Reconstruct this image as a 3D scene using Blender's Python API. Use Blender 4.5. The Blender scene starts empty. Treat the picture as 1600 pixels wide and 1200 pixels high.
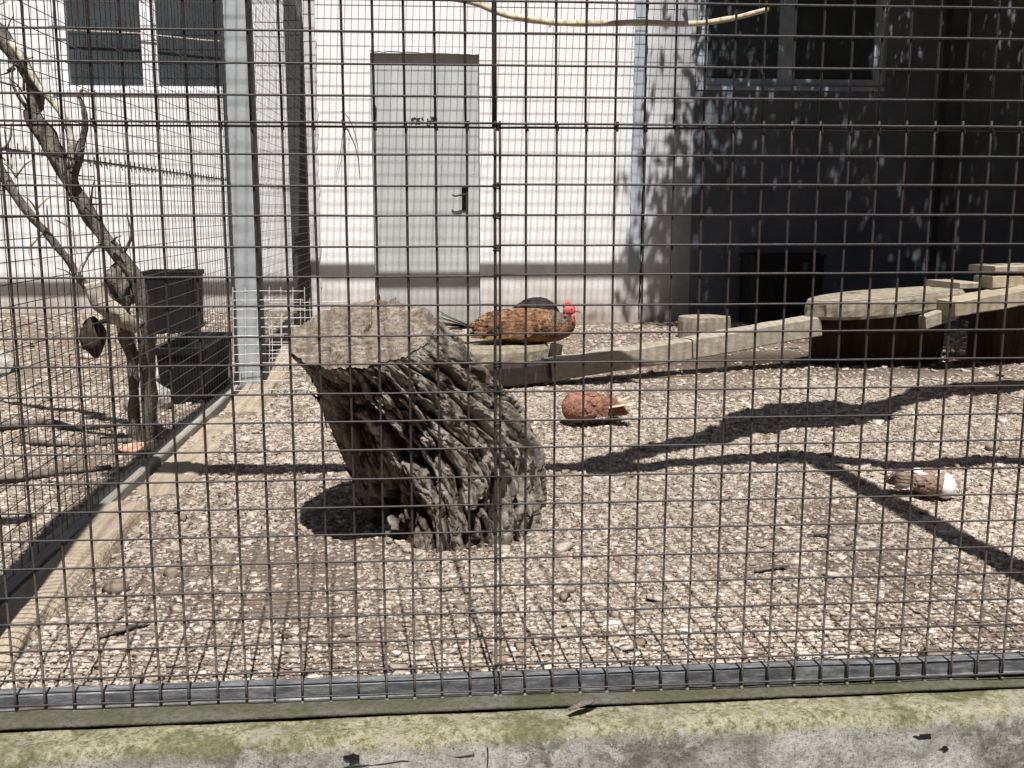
import bpy, bmesh, math, random
import numpy as np
from mathutils import Vector, Matrix, noise, Euler

random.seed(7); RNG = np.random.default_rng(7)
S = bpy.context.scene
C = S.collection

# ------------------------------------------------------------------ camera, light, exposure
cam_d = bpy.data.cameras.new("camera"); cam = bpy.data.objects.new("camera", cam_d); C.objects.link(cam)
cam_d.sensor_width = 36.0; cam_d.lens = 36.0 * 1616 / 1600
cam_d.clip_start = 0.05; cam_d.clip_end = 600
cam.location = (0, 0, 0.87)
cam.rotation_euler = Euler((math.radians(90 - 9.55), 0, math.radians(-4.0)), 'XYZ')
S.camera = cam

SUN = Vector((-0.044, 0.488, -1.0)).normalized()          # the way the sunlight travels
sun_d = bpy.data.lights.new("sun", 'SUN'); sun_d.energy = 5.0; sun_d.angle = math.radians(0.53)
sun_d.color = (1.0, 0.97, 0.935)
sun = bpy.data.objects.new("sun", sun_d); C.objects.link(sun)
sun.rotation_euler = SUN.to_track_quat('-Z', 'Y').to_euler()
W = bpy.data.worlds.new("World"); S.world = W; W.use_nodes = True
wn = W.node_tree.nodes; wl = W.node_tree.links
sky = wn.new('ShaderNodeTexSky'); sky.sky_type = 'NISHITA'; sky.sun_disc = False
sky.sun_elevation = math.asin(-SUN.z)
sky.sun_rotation = math.atan2(-SUN.x, -SUN.y)
sky.air_density = 1.0; sky.dust_density = 1.5; sky.ozone_density = 1.0
bg = wn['Background']; bg.inputs['Strength'].default_value = 0.05
wl.new(sky.outputs[0], bg.inputs['Color'])
S.view_settings.view_transform = 'Standard'; S.view_settings.look = 'None'
S.view_settings.gamma = 1.0; S.view_settings.use_curve_mapping = False
S.view_settings.exposure = 0.70
S.cycles.max_bounces = 6; S.cycles.diffuse_bounces = 3; S.cycles.glossy_bounces = 2
S.cycles.transparent_max_bounces = 6; S.cycles.use_denoising = True

# ------------------------------------------------------------------ helpers
def link(name, me, mat=None, parent=None, smooth=False):
    o = bpy.data.objects.new(name, me); C.objects.link(o)
    if mat is not None and len(me.materials) == 0: me.materials.append(mat)
    if parent is not None: o.parent = parent
    if smooth:
        me.polygons.foreach_set('use_smooth', [True] * len(me.polygons))
    return o
def empty(name, loc=(0, 0, 0)):
    o = bpy.data.objects.new(name, None); C.objects.link(o); o.location = loc
    o.empty_display_size = 0.1
    return o
def tag(o, label=None, cat=None, group=None, kind=None):
    if label: o['label'] = label
    if cat: o['category'] = cat
    if group: o['group'] = group
    if kind: o['kind'] = kind
    return o
class MB:
    def __init__(s): s.v = []; s.f = []
    def add(s, vs, fs):
        k = len(s.v); s.v += [tuple(v) for v in vs]; s.f += [tuple(i + k for i in f) for f in fs]
    def box(s, x0, x1, y0, y1, z0, z1, M=None):
        vs = [Vector((x, y, z)) for z in (z0, z1) for y in (y0, y1) for x in (x0, x1)]
        if M is not None: vs = [M @ v for v in vs]
        s.add(vs, [(0, 2, 3, 1), (4, 5, 7, 6), (0, 1, 5, 4), (2, 6, 7, 3), (0, 4, 6, 2), (1, 3, 7, 5)])
    def tube(s, pts, rad, seg=8, squash=None, cap=True, rough=0, seed=0):
        pts = [Vector(p) for p in pts]; n = len(pts)
        if not hasattr(rad, '__len__'): rad = [rad] * n
        ring0 = len(s.v); up = Vector((0.13, 0.21, 1)).normalized()
        for i, p in enumerate(pts):
            t = (pts[min(i + 1, n - 1)] - pts[max(i - 1, 0)]).normalized()
            a = t.cross(up)
            if a.length < 0.1: a = t.cross(Vector((1, 0.2, 0)))
            a.normalize(); b = a.cross(t)
            for k in range(seg):
                g = 2 * math.pi * k / seg; r = rad[i]
                d = a * math.cos(g) + b * math.sin(g)
                if rough: r *= 1 + rough * noise.noise(p * 14 + d * 1.4 + Vector((seed, 0, 0)))
                if squash: d = a * math.cos(g) * squash[0] + b * math.sin(g) * squash[1]
                s.v.append(tuple(p + d * r))
        for i in range(n - 1):
            for k in range(seg):
                k2 = (k + 1) % seg; o = ring0 + i * seg
                s.f.append((o + k, o + k2, o + seg + k2, o + seg + k))
        if cap:
            s.f.append(tuple(ring0 + k for k in range(seg))[::-1])
            s.f.append(tuple(ring0 + (n - 1) * seg + k for k in range(seg)))
    def mesh(s, name):
        me = bpy.data.meshes.new(name); me.from_pydata(s.v, [], s.f); me.update()
        bm = bmesh.new(); bm.from_mesh(me); bmesh.ops.recalc_face_normals(bm, faces=bm.faces)
        bm.to_mesh(me); bm.free(); return me
    def build(s, name, mat=None, parent=None, smooth=False, bevel=0, sub=0):
        me = s.mesh(name)
        if bevel:
            bm = bmesh.new(); bm.from_mesh(me)
            bmesh.ops.bevel(bm, geom=list(bm.edges), offset=bevel, segments=2, affect='EDGES', profile=0.6)
            bm.to_mesh(me); bm.free()
        return link(name, me, mat, parent, smooth)
def spline(pts, n, cols=3):
    """Catmull-Rom through rows (x,y,z,[r]) -> n rows"""
    P = [np.array(p, float) for p in pts]; P = [2 * P[0] - P[1]] + P + [2 * P[-1] - P[-2]]
    out = []; m = len(P) - 3
    for i in range(n):
        t = i / (n - 1) * m; k = min(int(t), m - 1); t -= k
        a, b, c, d = P[k:k + 4]
        out.append(0.5 * ((2 * b) + (c - a) * t + (2 * a - 5 * b + 4 * c - d) * t * t + (3 * b - a - 3 * c + d) * t ** 3))
    return out
def fbm(p, o=4, lac=2.1):
    s = 0; a = 1; q = Vector(p)
    for _ in range(o):
        s += a * noise.noise(q); a *= 0.5; q = q * lac + Vector((3.1, 1.7, 4.4))
    return s

# ------------------------------------------------------------------ materials
class NT:
    def __init__(s, name, rough=0.8, spec=0.3, metal=0.0):
        s.m = bpy.data.materials.new(name); s.m.use_nodes = True
        s.n = s.m.node_tree.nodes; s.l = s.m.node_tree.links; s.b = s.n['Principled BSDF']
        s.b.inputs['Roughness'].default_value = rough; s.b.inputs['Metallic'].default_value = metal
        s.b.inputs['Specular IOR Level'].default_value = spec
        s.co = s.n.new('ShaderNodeTexCoord').outputs['Object']
    def map(s, scale=(1, 1, 1), rot=(0, 0, 0), src=None):
        m = s.n.new('ShaderNodeMapping'); m.inputs['Scale'].default_value = scale
        m.inputs['Rotation'].default_value = rot
        s.l.new(src or s.co, m.inputs[0]); return m.outputs[0]
    def noise(s, scale, detail=6, rough=0.6, src=None, dist=0):
        t = s.n.new('ShaderNodeTexNoise'); t.inputs['Scale'].default_value = scale
        t.inputs['Detail'].default_value = detail; t.inputs['Roughness'].default_value = rough
        t.inputs['Distortion'].default_value = dist
        s.l.new(src or s.co, t.inputs['Vector']); return t.outputs['Fac']
    def voro(s, scale, src=None, feature='F1', out='Distance'):
        t = s.n.new('ShaderNodeTexVoronoi'); t.inputs['Scale'].default_value = scale; t.feature = feature
        s.l.new(src or s.co, t.inputs['Vector']); return t.outputs[out]
    def ramp(s, fac, stops):
        r = s.n.new('ShaderNodeValToRGB'); e = r.color_ramp.elements
        while len(e) < len(stops): e.new(0.5)
        for k, (p, c) in enumerate(stops):
            e[k].position = p
            e[k].color = (c, c, c, 1) if not hasattr(c, '__len__') else (*c, 1)
        s.l.new(fac, r.inputs[0]); return r.outputs[0]
    def mix(s, fac, a, b, mode='MIX'):
        x = s.n.new('ShaderNodeMix'); x.data_type = 'RGBA'; x.blend_type = mode
        for sock, v in ((x.inputs[0], fac), (x.inputs[6], a), (x.inputs[7], b)):
            if hasattr(v, 'links'): s.l.new(v, sock)
            elif hasattr(v, '__len__'): sock.default_value = (*v, 1)
            else: sock.default_value = v
        return x.outputs[2]
    def sep(s, axis):
        t = s.n.new('ShaderNodeSeparateXYZ'); s.l.new(s.co, t.inputs[0]); return t.outputs[axis]
    def rng(s, v, a, b, c=0, d=1):
        t = s.n.new('ShaderNodeMapRange'); s.l.new(v, t.inputs[0])
        for i, x in enumerate((a, b, c, d)): t.inputs[i + 1].default_value = x
        return t.outputs[0]
    def attr(s, name):
        t = s.n.new('ShaderNodeAttribute'); t.attribute_name = name; return t.outputs['Color']
    def col(s, v):
        if hasattr(v, 'links'): s.l.new(v, s.b.inputs['Base Color'])
        else: s.b.inputs['Base Color'].default_value = (*v, 1)
    def bump(s, h, strength=0.5, dist=0.01):
        b = s.n.new('ShaderNodeBump'); b.inputs['Strength'].default_value = strength
        b.inputs['Distance'].default_value = dist
        s.l.new(h, b.inputs['Height']); s.l.new(b.outputs[0], s.b.inputs['Normal'])

def mat_soil():
    t = NT('soil', 0.95, 0.1)
    a = t.noise(5, 9, 0.75); b = t.noise(120, 6, 0.7); c = t.noise(1.3, 4)
    col = t.ramp(b, [(0.3, (0.10, 0.076, 0.060)), (0.5, (0.215, 0.175, 0.145)), (0.7, (0.34, 0.29, 0.25))])
    col = t.mix(t.ramp(a, [(0.4, 0.0), (0.62, 0.75)]), col, (0.19, 0.14, 0.102))
    # brown mottling, then the shade round the raised slab painted dark
    col = t.mix(t.ramp(c, [(0.55, 0.0), (0.7, 0.3)]), col, (0.13, 0.10, 0.072))
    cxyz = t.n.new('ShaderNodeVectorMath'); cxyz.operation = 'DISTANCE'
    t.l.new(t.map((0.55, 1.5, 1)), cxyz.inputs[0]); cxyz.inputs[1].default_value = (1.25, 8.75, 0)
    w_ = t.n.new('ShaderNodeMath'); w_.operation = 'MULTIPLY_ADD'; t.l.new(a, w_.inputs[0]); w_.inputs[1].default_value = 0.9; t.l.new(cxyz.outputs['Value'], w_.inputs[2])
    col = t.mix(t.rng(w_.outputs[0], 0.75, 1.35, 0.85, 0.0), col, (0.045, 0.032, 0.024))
    t.col(col); t.bump(b, 0.9, 0.012); return t.m
def mat_chips():
    t = NT('wood_chip', 0.9, 0.15)
    n = t.noise(160, 4, 0.6)
    t.col(t.mix(t.ramp(n, [(0.35, 0.45), (0.6, 0.0)]), t.attr('tint'), (0.17, 0.125, 0.095), 'MIX'))
    t.bump(n, 0.4, 0.004); return t.m
def mat_wire(name, base, rust, metal=0.35, amt=0.6):
    t = NT(name, 0.55, 0.4, metal)
    n = t.noise(55, 5, 0.7)
    t.col(t.mix(t.ramp(n, [(0.42, 0.0), (0.62, amt)]), base, rust))
    t.bump(t.noise(240, 3, 0.6), 0.5, 0.002); return t.m
def mat_vwire():
    t = NT('dust_lit_upright_wire', 0.7, 0.3, 0.1)
    n = t.noise(55, 5, 0.7); x = t.sep(0)
    c = t.mix(t.ramp(n, [(0.42, 0.0), (0.62, 0.6)]), (0.032, 0.029, 0.029), (0.05, 0.03, 0.023))
    m = t.n.new('ShaderNodeMath'); m.operation = 'MULTIPLY_ADD'; t.l.new(n, m.inputs[0]); m.inputs[1].default_value = 0.16; t.l.new(x, m.inputs[2])
    c = t.mix(t.rng(m.outputs[0], 0.12, 0.42, 0.9, 0.0), c, (0.20, 0.175, 0.155))  # paler foot: dust, with the stronger light low down painted in
    t.col(c); t.bump(t.noise(240, 3, 0.6), 0.5, 0.002); return t.m
def mat_galv():
    t = NT('galvanised_steel', 0.6, 0.4, 0.15)
    n = t.noise(16, 9, 0.8, t.map((1, 5, 5))); v = t.noise(70, 6, 0.7)
    c = t.ramp(n, [(0.38, (0.045, 0.048, 0.055)), (0.5, (0.105, 0.108, 0.115)), (0.62, (0.22, 0.225, 0.23))])
    c = t.mix(t.ramp(v, [(0.58, 0.0), (0.72, 0.6)]), c, (0.16, 0.14, 0.12))
    t.col(c); t.bump(v, 0.35, 0.002); return t.m
def mat_plain(name, c0, c1, scale=12, rough=0.8, spec=0.3, metal=0, bump=0.3, bd=0.003, stretch=(1, 1, 1)):
    t = NT(name, rough, spec, metal); n = t.noise(scale, 7, 0.65, t.map(stretch))
    t.col(t.ramp(n, [(0.3, c0), (0.7, c1)])); t.bump(t.noise(scale * 5, 5, 0.6, t.map(stretch)), bump, bd); return t.m
def mat_wall():
    t = NT('white_wall_paint', 0.85, 0.2)
    n = t.noise(2.2, 8, 0.7); f = t.noise(45, 6, 0.7); st = t.noise(3.5, 6, 0.7, t.map((4, 1, 0.5)))
    c = t.mix(t.ramp(n, [(0.4, 0.0), (0.75, 0.28)]), (0.76, 0.76, 0.765), (0.55, 0.545, 0.54))
    c = t.mix(t.ramp(st, [(0.5, 0.0), (0.75, 0.22)]), c, (0.48, 0.46, 0.43))
    z = t.sep(2)
    m = t.n.new('ShaderNodeMath'); m.operation = 'MULTIPLY_ADD'
    t.l.new(t.noise(5, 6, 0.7), m.inputs[0]); m.inputs[1].default_value = -0.55; t.l.new(z, m.inputs[2])
    c = t.mix(t.rng(m.outputs[0], -0.30, 0.18, 0.9, 0.0), c, (0.33, 0.255, 0.20))
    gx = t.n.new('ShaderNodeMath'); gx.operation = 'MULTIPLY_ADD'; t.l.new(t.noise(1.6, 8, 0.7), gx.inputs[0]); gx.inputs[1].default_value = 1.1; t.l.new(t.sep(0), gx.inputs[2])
    c = t.mix(t.rng(gx.outputs[0], 1.95, 2.50, 0.0, 0.85), c, (0.20, 0.21, 0.225))  # edge of the tree shade painted grey into the white wall
    c = t.mix(t.ramp(t.noise(20, 8, 0.75), [(0.60, 0.0), (0.66, 0.35)]), c, (0.45, 0.43, 0.40))
    c = t.mix(t.ramp(f, [(0.62, 0.0), (0.72, 0.35)]), c, (0.40, 0.37, 0.34))
    t.col(c); t.bump(t.noise(30, 8, 0.7), 0.25, 0.006); return t.m
def mat_door():
    t = NT('grey_door_paint', 0.6, 0.35)
    n = t.noise(3, 7, 0.65, t.map((3, 1, 0.6))); s = t.noise(26, 5, 0.7)
    c = t.ramp(n, [(0.3, (0.36, 0.375, 0.375)), (0.7, (0.48, 0.495, 0.49))])
    c = t.mix(t.ramp(s, [(0.66, 0.0), (0.72, 0.7)]), c, (0.16, 0.15, 0.14))
    z = t.sep(2); c = t.mix(t.rng(z, 0.0, 0.35, 0.55, 0.0), c, (0.30, 0.26, 0.22))
    t.col(c); t.bump(s, 0.15, 0.002); return t.m
def mat_bark():
    t = NT('stump_bark', 0.93, 0.15)
    n = t.noise(7, 8, 0.7, t.map((1, 1, 0.35))); f = t.noise(60, 7, 0.72, t.map((1, 1, 0.3)))
    c = t.ramp(n, [(0.30, (0.20, 0.155, 0.12)), (0.47, (0.44, 0.38, 0.32)), (0.62, (0.66, 0.60, 0.53))])
    c = t.mix(t.ramp(f, [(0.36, 0.8), (0.52, 0.0)]), c, (0.10, 0.072, 0.055))
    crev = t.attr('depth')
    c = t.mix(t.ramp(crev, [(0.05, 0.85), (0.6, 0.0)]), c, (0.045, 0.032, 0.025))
    t.col(c); t.bump(t.noise(95, 9, 0.8, t.map((1, 1, 0.45))), 1.0, 0.022); return t.m
def mat_endgrain(name='weathered_end_grain', rings=True, a=(0.14, 0.105, 0.08), b=(0.46, 0.39, 0.32), stretch=(1.0, 11, 1.0)):
    t = NT(name, 0.9, 0.15)
    n = t.noise(9, 8, 0.72, t.map(stretch)); f = t.noise(70, 6, 0.7); g = t.noise(3, 5, 0.6)
    c = t.ramp(n, [(0.3, a), (0.7, b)])
    c = t.mix(t.ramp(f, [(0.38, 0.7), (0.55, 0.0)]), c, tuple(x * 0.5 for x in a))
    c = t.mix(t.ramp(g, [(0.5, 0.0), (0.66, 0.4)]), c, (0.26, 0.215, 0.165))
    t.col(c); t.bump(n, 0.8, 0.012); return t.m
def mat_timber(name, a, b, stain=(0.24, 0.225, 0.165), stretch=(0.6, 7, 7)):
    t = NT(name, 0.85, 0.2)
    n = t.noise(10, 8, 0.7, t.map(stretch)); g = t.noise(2.6, 6, 0.7); f = t.noise(90, 4, 0.6, t.map(stretch))
    c = t.ramp(n, [(0.3, a), (0.7, b)])
    c = t.mix(t.ramp(g, [(0.45, 0.0), (0.65, 0.6)]), c, stain)
    st = t.noise(8, 6, 0.75, t.map((7, 7, 1)))
    c = t.mix(t.ramp(st, [(0.56, 0.0), (0.7, 0.5)]), c, (0.16, 0.12, 0.09))
    t.col(c); t.bump(f, 0.6, 0.005); return t.m
def mat_ledge():
    t = NT('weathered_concrete', 0.92, 0.15)
    n = t.noise(5, 12, 0.78); f = t.noise(150, 8, 0.85); m = t.noise(22, 14, 0.85); blo = t.noise(34, 12, 0.85, dist=0.4); big = t.noise(2.2, 6, 0.65)
    c = t.ramp(n, [(0.36, (0.17, 0.16, 0.13)), (0.47, (0.33, 0.32, 0.275)), (0.54, (0.60, 0.59, 0.55))])
    c = t.mix(t.ramp(blo, [(0.49, 0.0), (0.53, 0.8)]), c, (0.145, 0.15, 0.115))
    c = t.mix(t.ramp(big, [(0.44, 0.0), (0.56, 0.8)]), c, t.ramp(t.noise(130, 8, 0.8), [(0.40, (0.38, 0.37, 0.33)), (0.50, (0.68, 0.67, 0.62)), (0.6, (0.76, 0.75, 0.71))]))
    z = t.sep(2)
    def lift(src, k, zz):
        x = t.n.new('ShaderNodeMath'); x.operation = 'MULTIPLY_ADD'; t.l.new(src, x.inputs[0]); x.inputs[1].default_value = k; t.l.new(zz, x.inputs[2]); return x.outputs[0]
    # lichen and moss keep to the top edge, ragged below
    k = t.rng(lift(m, 0.10, lift(big, 0.05, z)), 0.034, 0.056, 0.0, 1.0)
    mo = t.ramp(t.noise(70, 12, 0.85), [(0.38, (0.09, 0.095, 0.04)), (0.45, (0.24, 0.235, 0.11)), (0.51, (0.46, 0.43, 0.28)), (0.60, (0.60, 0.57, 0.45))])
    mo = t.mix(t.ramp(t.noise(7, 6, 0.7), [(0.50, 0.0), (0.60, 0.75)]), mo, (0.15, 0.16, 0.062))
    mo = t.mix(t.ramp(t.noise(10, 9, 0.75), [(0.52, 0.0), (0.6, 0.8)]), mo, (0.50, 0.46, 0.36))
    c = t.mix(k, c, mo)
    c = t.mix(t.ramp(f, [(0.41, 0.85), (0.46, 0.0)]), c, (0.12, 0.11, 0.08))
    t.col(c); t.bump(t.noise(90, 12, 0.85), 1.0, 0.012); return t.m
def mat_mosskerb():
    t = NT('mossy_kerb', 0.95, 0.1)
    n = t.noise(8, 8, 0.7); f = t.noise(90, 6, 0.7)
    c = t.ramp(n, [(0.42, (0.075, 0.078, 0.045)), (0.53, (0.10, 0.096, 0.072)), (0.62, (0.115, 0.108, 0.095))])
    c = t.mix(t.ramp(f, [(0.4, 0.6), (0.55, 0.0)]), c, (0.05, 0.05, 0.03))
    t.col(c); t.bump(f, 0.9, 0.006); return t.m
def mat_plumage(name, base, dark, tip, scale=42, amt=0.5, grad=None):
    t = NT(name, 0.85, 0.2)
    v = t.voro(scale, t.map((1, 1, 1.5))); n = t.noise(14, 6, 0.7); f = t.noise(130, 4, 0.6)
    c = t.mix(t.ramp(v, [(0.25, 0.0), (0.6, amt)]), base, dark)
    c = t.mix(t.ramp(n, [(0.46, 0.0), (0.62, 0.8)]), c, tip)
    c = t.mix(t.ramp(f, [(0.4, 0.45), (0.55, 0.0)]), c, dark)
    t.col(c); t.bump(v, 0.5, 0.006); return t.m

M = dict(
    soil=mat_soil(), chips=mat_chips(),
    wire=mat_wire('dark_mesh_wire', (0.030, 0.027, 0.028), (0.045, 0.028, 0.022)), wireh=mat_wire('grey_cross_wire', (0.060, 0.056, 0.058), (0.05, 0.035, 0.028), 0.5),
    vwire=mat_vwire(),
    wire2=mat_wire('partition_wire', (0.12, 0.115, 0.115), (0.075, 0.055, 0.045)),
    wirewhite=mat_wire('bright_wire', (0.62, 0.62, 0.60), (0.34, 0.31, 0.28), 0.2),
    shadewall=mat_plain('shaded_wall_grey', (0.080, 0.088, 0.102), (0.15, 0.16, 0.178), 2.5, 0.85, 0.2, 0, 0.3, 0.004),
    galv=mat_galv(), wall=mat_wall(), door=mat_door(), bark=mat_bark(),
    stumptop=mat_endgrain(), endgrain=mat_endgrain('log_end_grain', a=(0.22, 0.17, 0.12), b=(0.46, 0.40, 0.31), stretch=(4, 4, 1.5)),
    timber=mat_timber('weathered_timber', (0.23, 0.195, 0.15), (0.47, 0.42, 0.34)),
    darktimber=mat_timber('dark_brown_timber', (0.022, 0.016, 0.013), (0.045, 0.033, 0.027), (0.03, 0.022, 0.018)),
    timberyellow=mat_timber('yellow_timber', (0.30, 0.24, 0.165), (0.48, 0.41, 0.30)),
    slabwood=mat_timber('log_slab_wood', (0.17, 0.14, 0.10), (0.38, 0.335, 0.265), (0.23, 0.21, 0.15), (1.2, 6, 2)),
    ledge=mat_ledge(), moss=mat_mosskerb(),
    kerb=mat_plain('kerb_timber', (0.20, 0.18, 0.15), (0.40, 0.38, 0.34), 9, 0.9, 0.2, 0, 0.7, 0.006, (8, 0.6, 4)),
    plank=mat_plain('old_plank', (0.30, 0.235, 0.17), (0.52, 0.43, 0.33), 10, 0.9, 0.15, 0, 0.9, 0.01, (6, 0.8, 3)),
    post=mat_plain('galvanised_post', (0.27, 0.29, 0.30), (0.38, 0.40, 0.415), 14, 0.6, 0.3, 0.0, 0.2, 0.002),
    darkpost=mat_plain('dark_grey_paint', (0.040, 0.040, 0.043), (0.075, 0.075, 0.08), 8, 0.6, 0.3),
    whiteframe=mat_plain('white_frame_paint', (0.72, 0.72, 0.74), (0.84, 0.84, 0.86), 8, 0.45, 0.4),
    blueframe=mat_plain('blue_grey_frame_paint', (0.22, 0.26, 0.31), (0.38, 0.43, 0.49), 8, 0.5, 0.4),
    bluestrip=mat_plain('blue_grey_strip', (0.28, 0.315, 0.36), (0.42, 0.46, 0.51), 6, 0.5, 0.3),
    glass=mat_plain('dark_window_glass', (0.035, 0.042, 0.045), (0.065, 0.075, 0.078), 3, 0.16, 0.5, 0, 0.02, 0.002),
    black=mat_plain('black_plastic', (0.007, 0.007, 0.008), (0.014, 0.014, 0.015), 9, 0.6, 0.25),
    darkmetal=mat_plain('dark_iron', (0.03, 0.03, 0.033), (0.07, 0.065, 0.06), 20, 0.5, 0.4, 0.5),
    branch=mat_plain('branch_bark', (0.075, 0.06, 0.05), (0.27, 0.235, 0.205), 26, 0.9, 0.15, 0, 1.0, 0.01, (1, 1, 0.5)),
    darkbark=mat_plain('dark_bark', (0.03, 0.022, 0.018), (0.085, 0.065, 0.052), 14, 0.9, 0.1, 0, 1.0, 0.012, (1, 1, 0.3)),
    palebranch=mat_plain('pale_bare_branch', (0.34, 0.29, 0.23), (0.58, 0.52, 0.43), 18, 0.85, 0.2, 0, 0.6, 0.006),
    perch=mat_plain('perch_bark', (0.38, 0.30, 0.20), (0.62, 0.54, 0.40), 18, 0.85, 0.2, 0, 0.5, 0.004),
    leaf=mat_plain('green_leaf', (0.03, 0.05, 0.014), (0.07, 0.10, 0.03), 3, 0.6, 0.3),
    clay=mat_plain('orange_clay', (0.40, 0.20, 0.13), (0.56, 0.40, 0.30), 16, 0.8),
    path=mat_plain('outer_path', (0.16, 0.15, 0.13), (0.28, 0.26, 0.23), 5, 0.9),
    roofing=mat_plain('roof_sheet', (0.10, 0.10, 0.10), (0.2, 0.2, 0.2), 5, 0.7),
    stone=mat_plain('grey_stone', (0.25, 0.24, 0.22), (0.48, 0.46, 0.43), 14, 0.9, 0.2, 0, 0.8, 0.01),
    hen=mat_plumage('hen_plumage', (0.21, 0.10, 0.05), (0.12, 0.065, 0.035), (0.36, 0.20, 0.10), 60, 0.5),
    hengold=mat_plumage('hen_gold', (0.27, 0.15, 0.078), (0.14, 0.075, 0.04), (0.40, 0.25, 0.13), 60, 0.4), hendark=mat_plumage('hen_dark', (0.085, 0.05, 0.032), (0.04, 0.026, 0.02), (0.14, 0.085, 0.05), 60, 0.5),
    hackle=mat_plumage('hen_hackle', (0.17, 0.135, 0.10), (0.04, 0.035, 0.03), (0.27, 0.20, 0.13), 55, 0.8),
    darkfeather=mat_plumage('dark_feathers', (0.022, 0.02, 0.02), (0.01, 0.009, 0.009), (0.05, 0.04, 0.036), 30, 0.5),
    comb=mat_plain('red_comb', (0.42, 0.06, 0.06), (0.58, 0.14, 0.13), 40, 0.55, 0.4),
    beak=mat_plain('horn_beak', (0.30, 0.22, 0.12), (0.40, 0.30, 0.18), 30, 0.5),
    eye=mat_plain('dark_eye', (0.01, 0.008, 0.005), (0.02, 0.012, 0.008), 30, 0.15, 0.6),
    pigeon=mat_plumage('pigeon_plumage', (0.34, 0.165, 0.115), (0.20, 0.10, 0.07), (0.38, 0.20, 0.145), 60, 0.35),
    pigeonwing=mat_plumage('pigeon_wing', (0.25, 0.115, 0.08), (0.14, 0.07, 0.05), (0.42, 0.25, 0.18), 70, 0.4),
    pigeonpale=mat_plumage('pale_feathers', (0.66, 0.52, 0.38), (0.44, 0.25, 0.16), (0.72, 0.62, 0.50), 40, 0.4),
    dovebrown=mat_plumage('dove_brown_plumage', (0.27, 0.185, 0.145), (0.17, 0.12, 0.10), (0.32, 0.23, 0.18), 60, 0.4),
    dovewhite=mat_plain('white_feathers', (0.68, 0.67, 0.66), (0.82, 0.81, 0.80), 40, 0.8, 0.2, 0, 0.4, 0.004),
)

# ------------------------------------------------------------------ ground
def gz(x, y):
    """height of the litter floor"""
    h = 0.014 * noise.noise(Vector((x * 1.6, y * 1.6, 0.3))) + 0.006 * noise.noise(Vector((x * 6, y * 6, 4)))
    # litter banks up against the stump and slumps at the kerb
    d = math.hypot(x - 0.1, y - 2.95); h += 0.018 * math.exp(-((d - 0.36) / 0.14) ** 2)
    if x < -1.0:  # earth piled towards the house in the left run
        h += 0.10 * max(0, min(1, (y - 5.4) / 1.8))
    fr = max(0.0, min(1.0, (y - 1.83) / 0.2)); return h * fr - 0.004 * (1 - fr)
def grid_sheet(name, xs, ys, fn, mat):
    nx, ny = len(xs), len(ys)
    v = [(x, y, fn(x, y)) for y in ys for x in xs]
    f = [(j * nx + i, j * nx + i + 1, (j + 1) * nx + i + 1, (j + 1) * nx + i) for j in range(ny - 1) for i in range(nx - 1)]
    me = bpy.data.meshes.new(name); me.from_pydata(v, [], f); me.update()
    return link(name, me, mat, None, True)
xs = np.concatenate([np.linspace(-6.0, -2.4, 20), np.linspace(-2.3, 2.6, 240), np.linspace(2.7, 7.0, 24)])
ys = np.concatenate([np.linspace(1.825, 4.6, 190), np.linspace(4.62, 8.12, 90)])
floor = grid_sheet('aviary_floor', xs, ys, gz, M['soil'])
tag(floor, kind='structure')
g = MB(); g.box(-120, 120, -90, 1.60, -0.9, -0.66); g.box(-120, 120, 8.6, 160, -0.9, -0.06)
g.box(-120, -6.3, 1.6, 8.6, -0.9, -0.66); g.box(7.3, 120, 1.6, 8.6, -0.9, -0.66)
tag(g.build('outer_ground', M['path']), kind='structure')
g = MB(); g.box(-6.3, 7.3, 1.84, 8.6, -0.66, -0.10)
tag(g.build('earth_fill', M['soil']), kind='structure')

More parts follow.
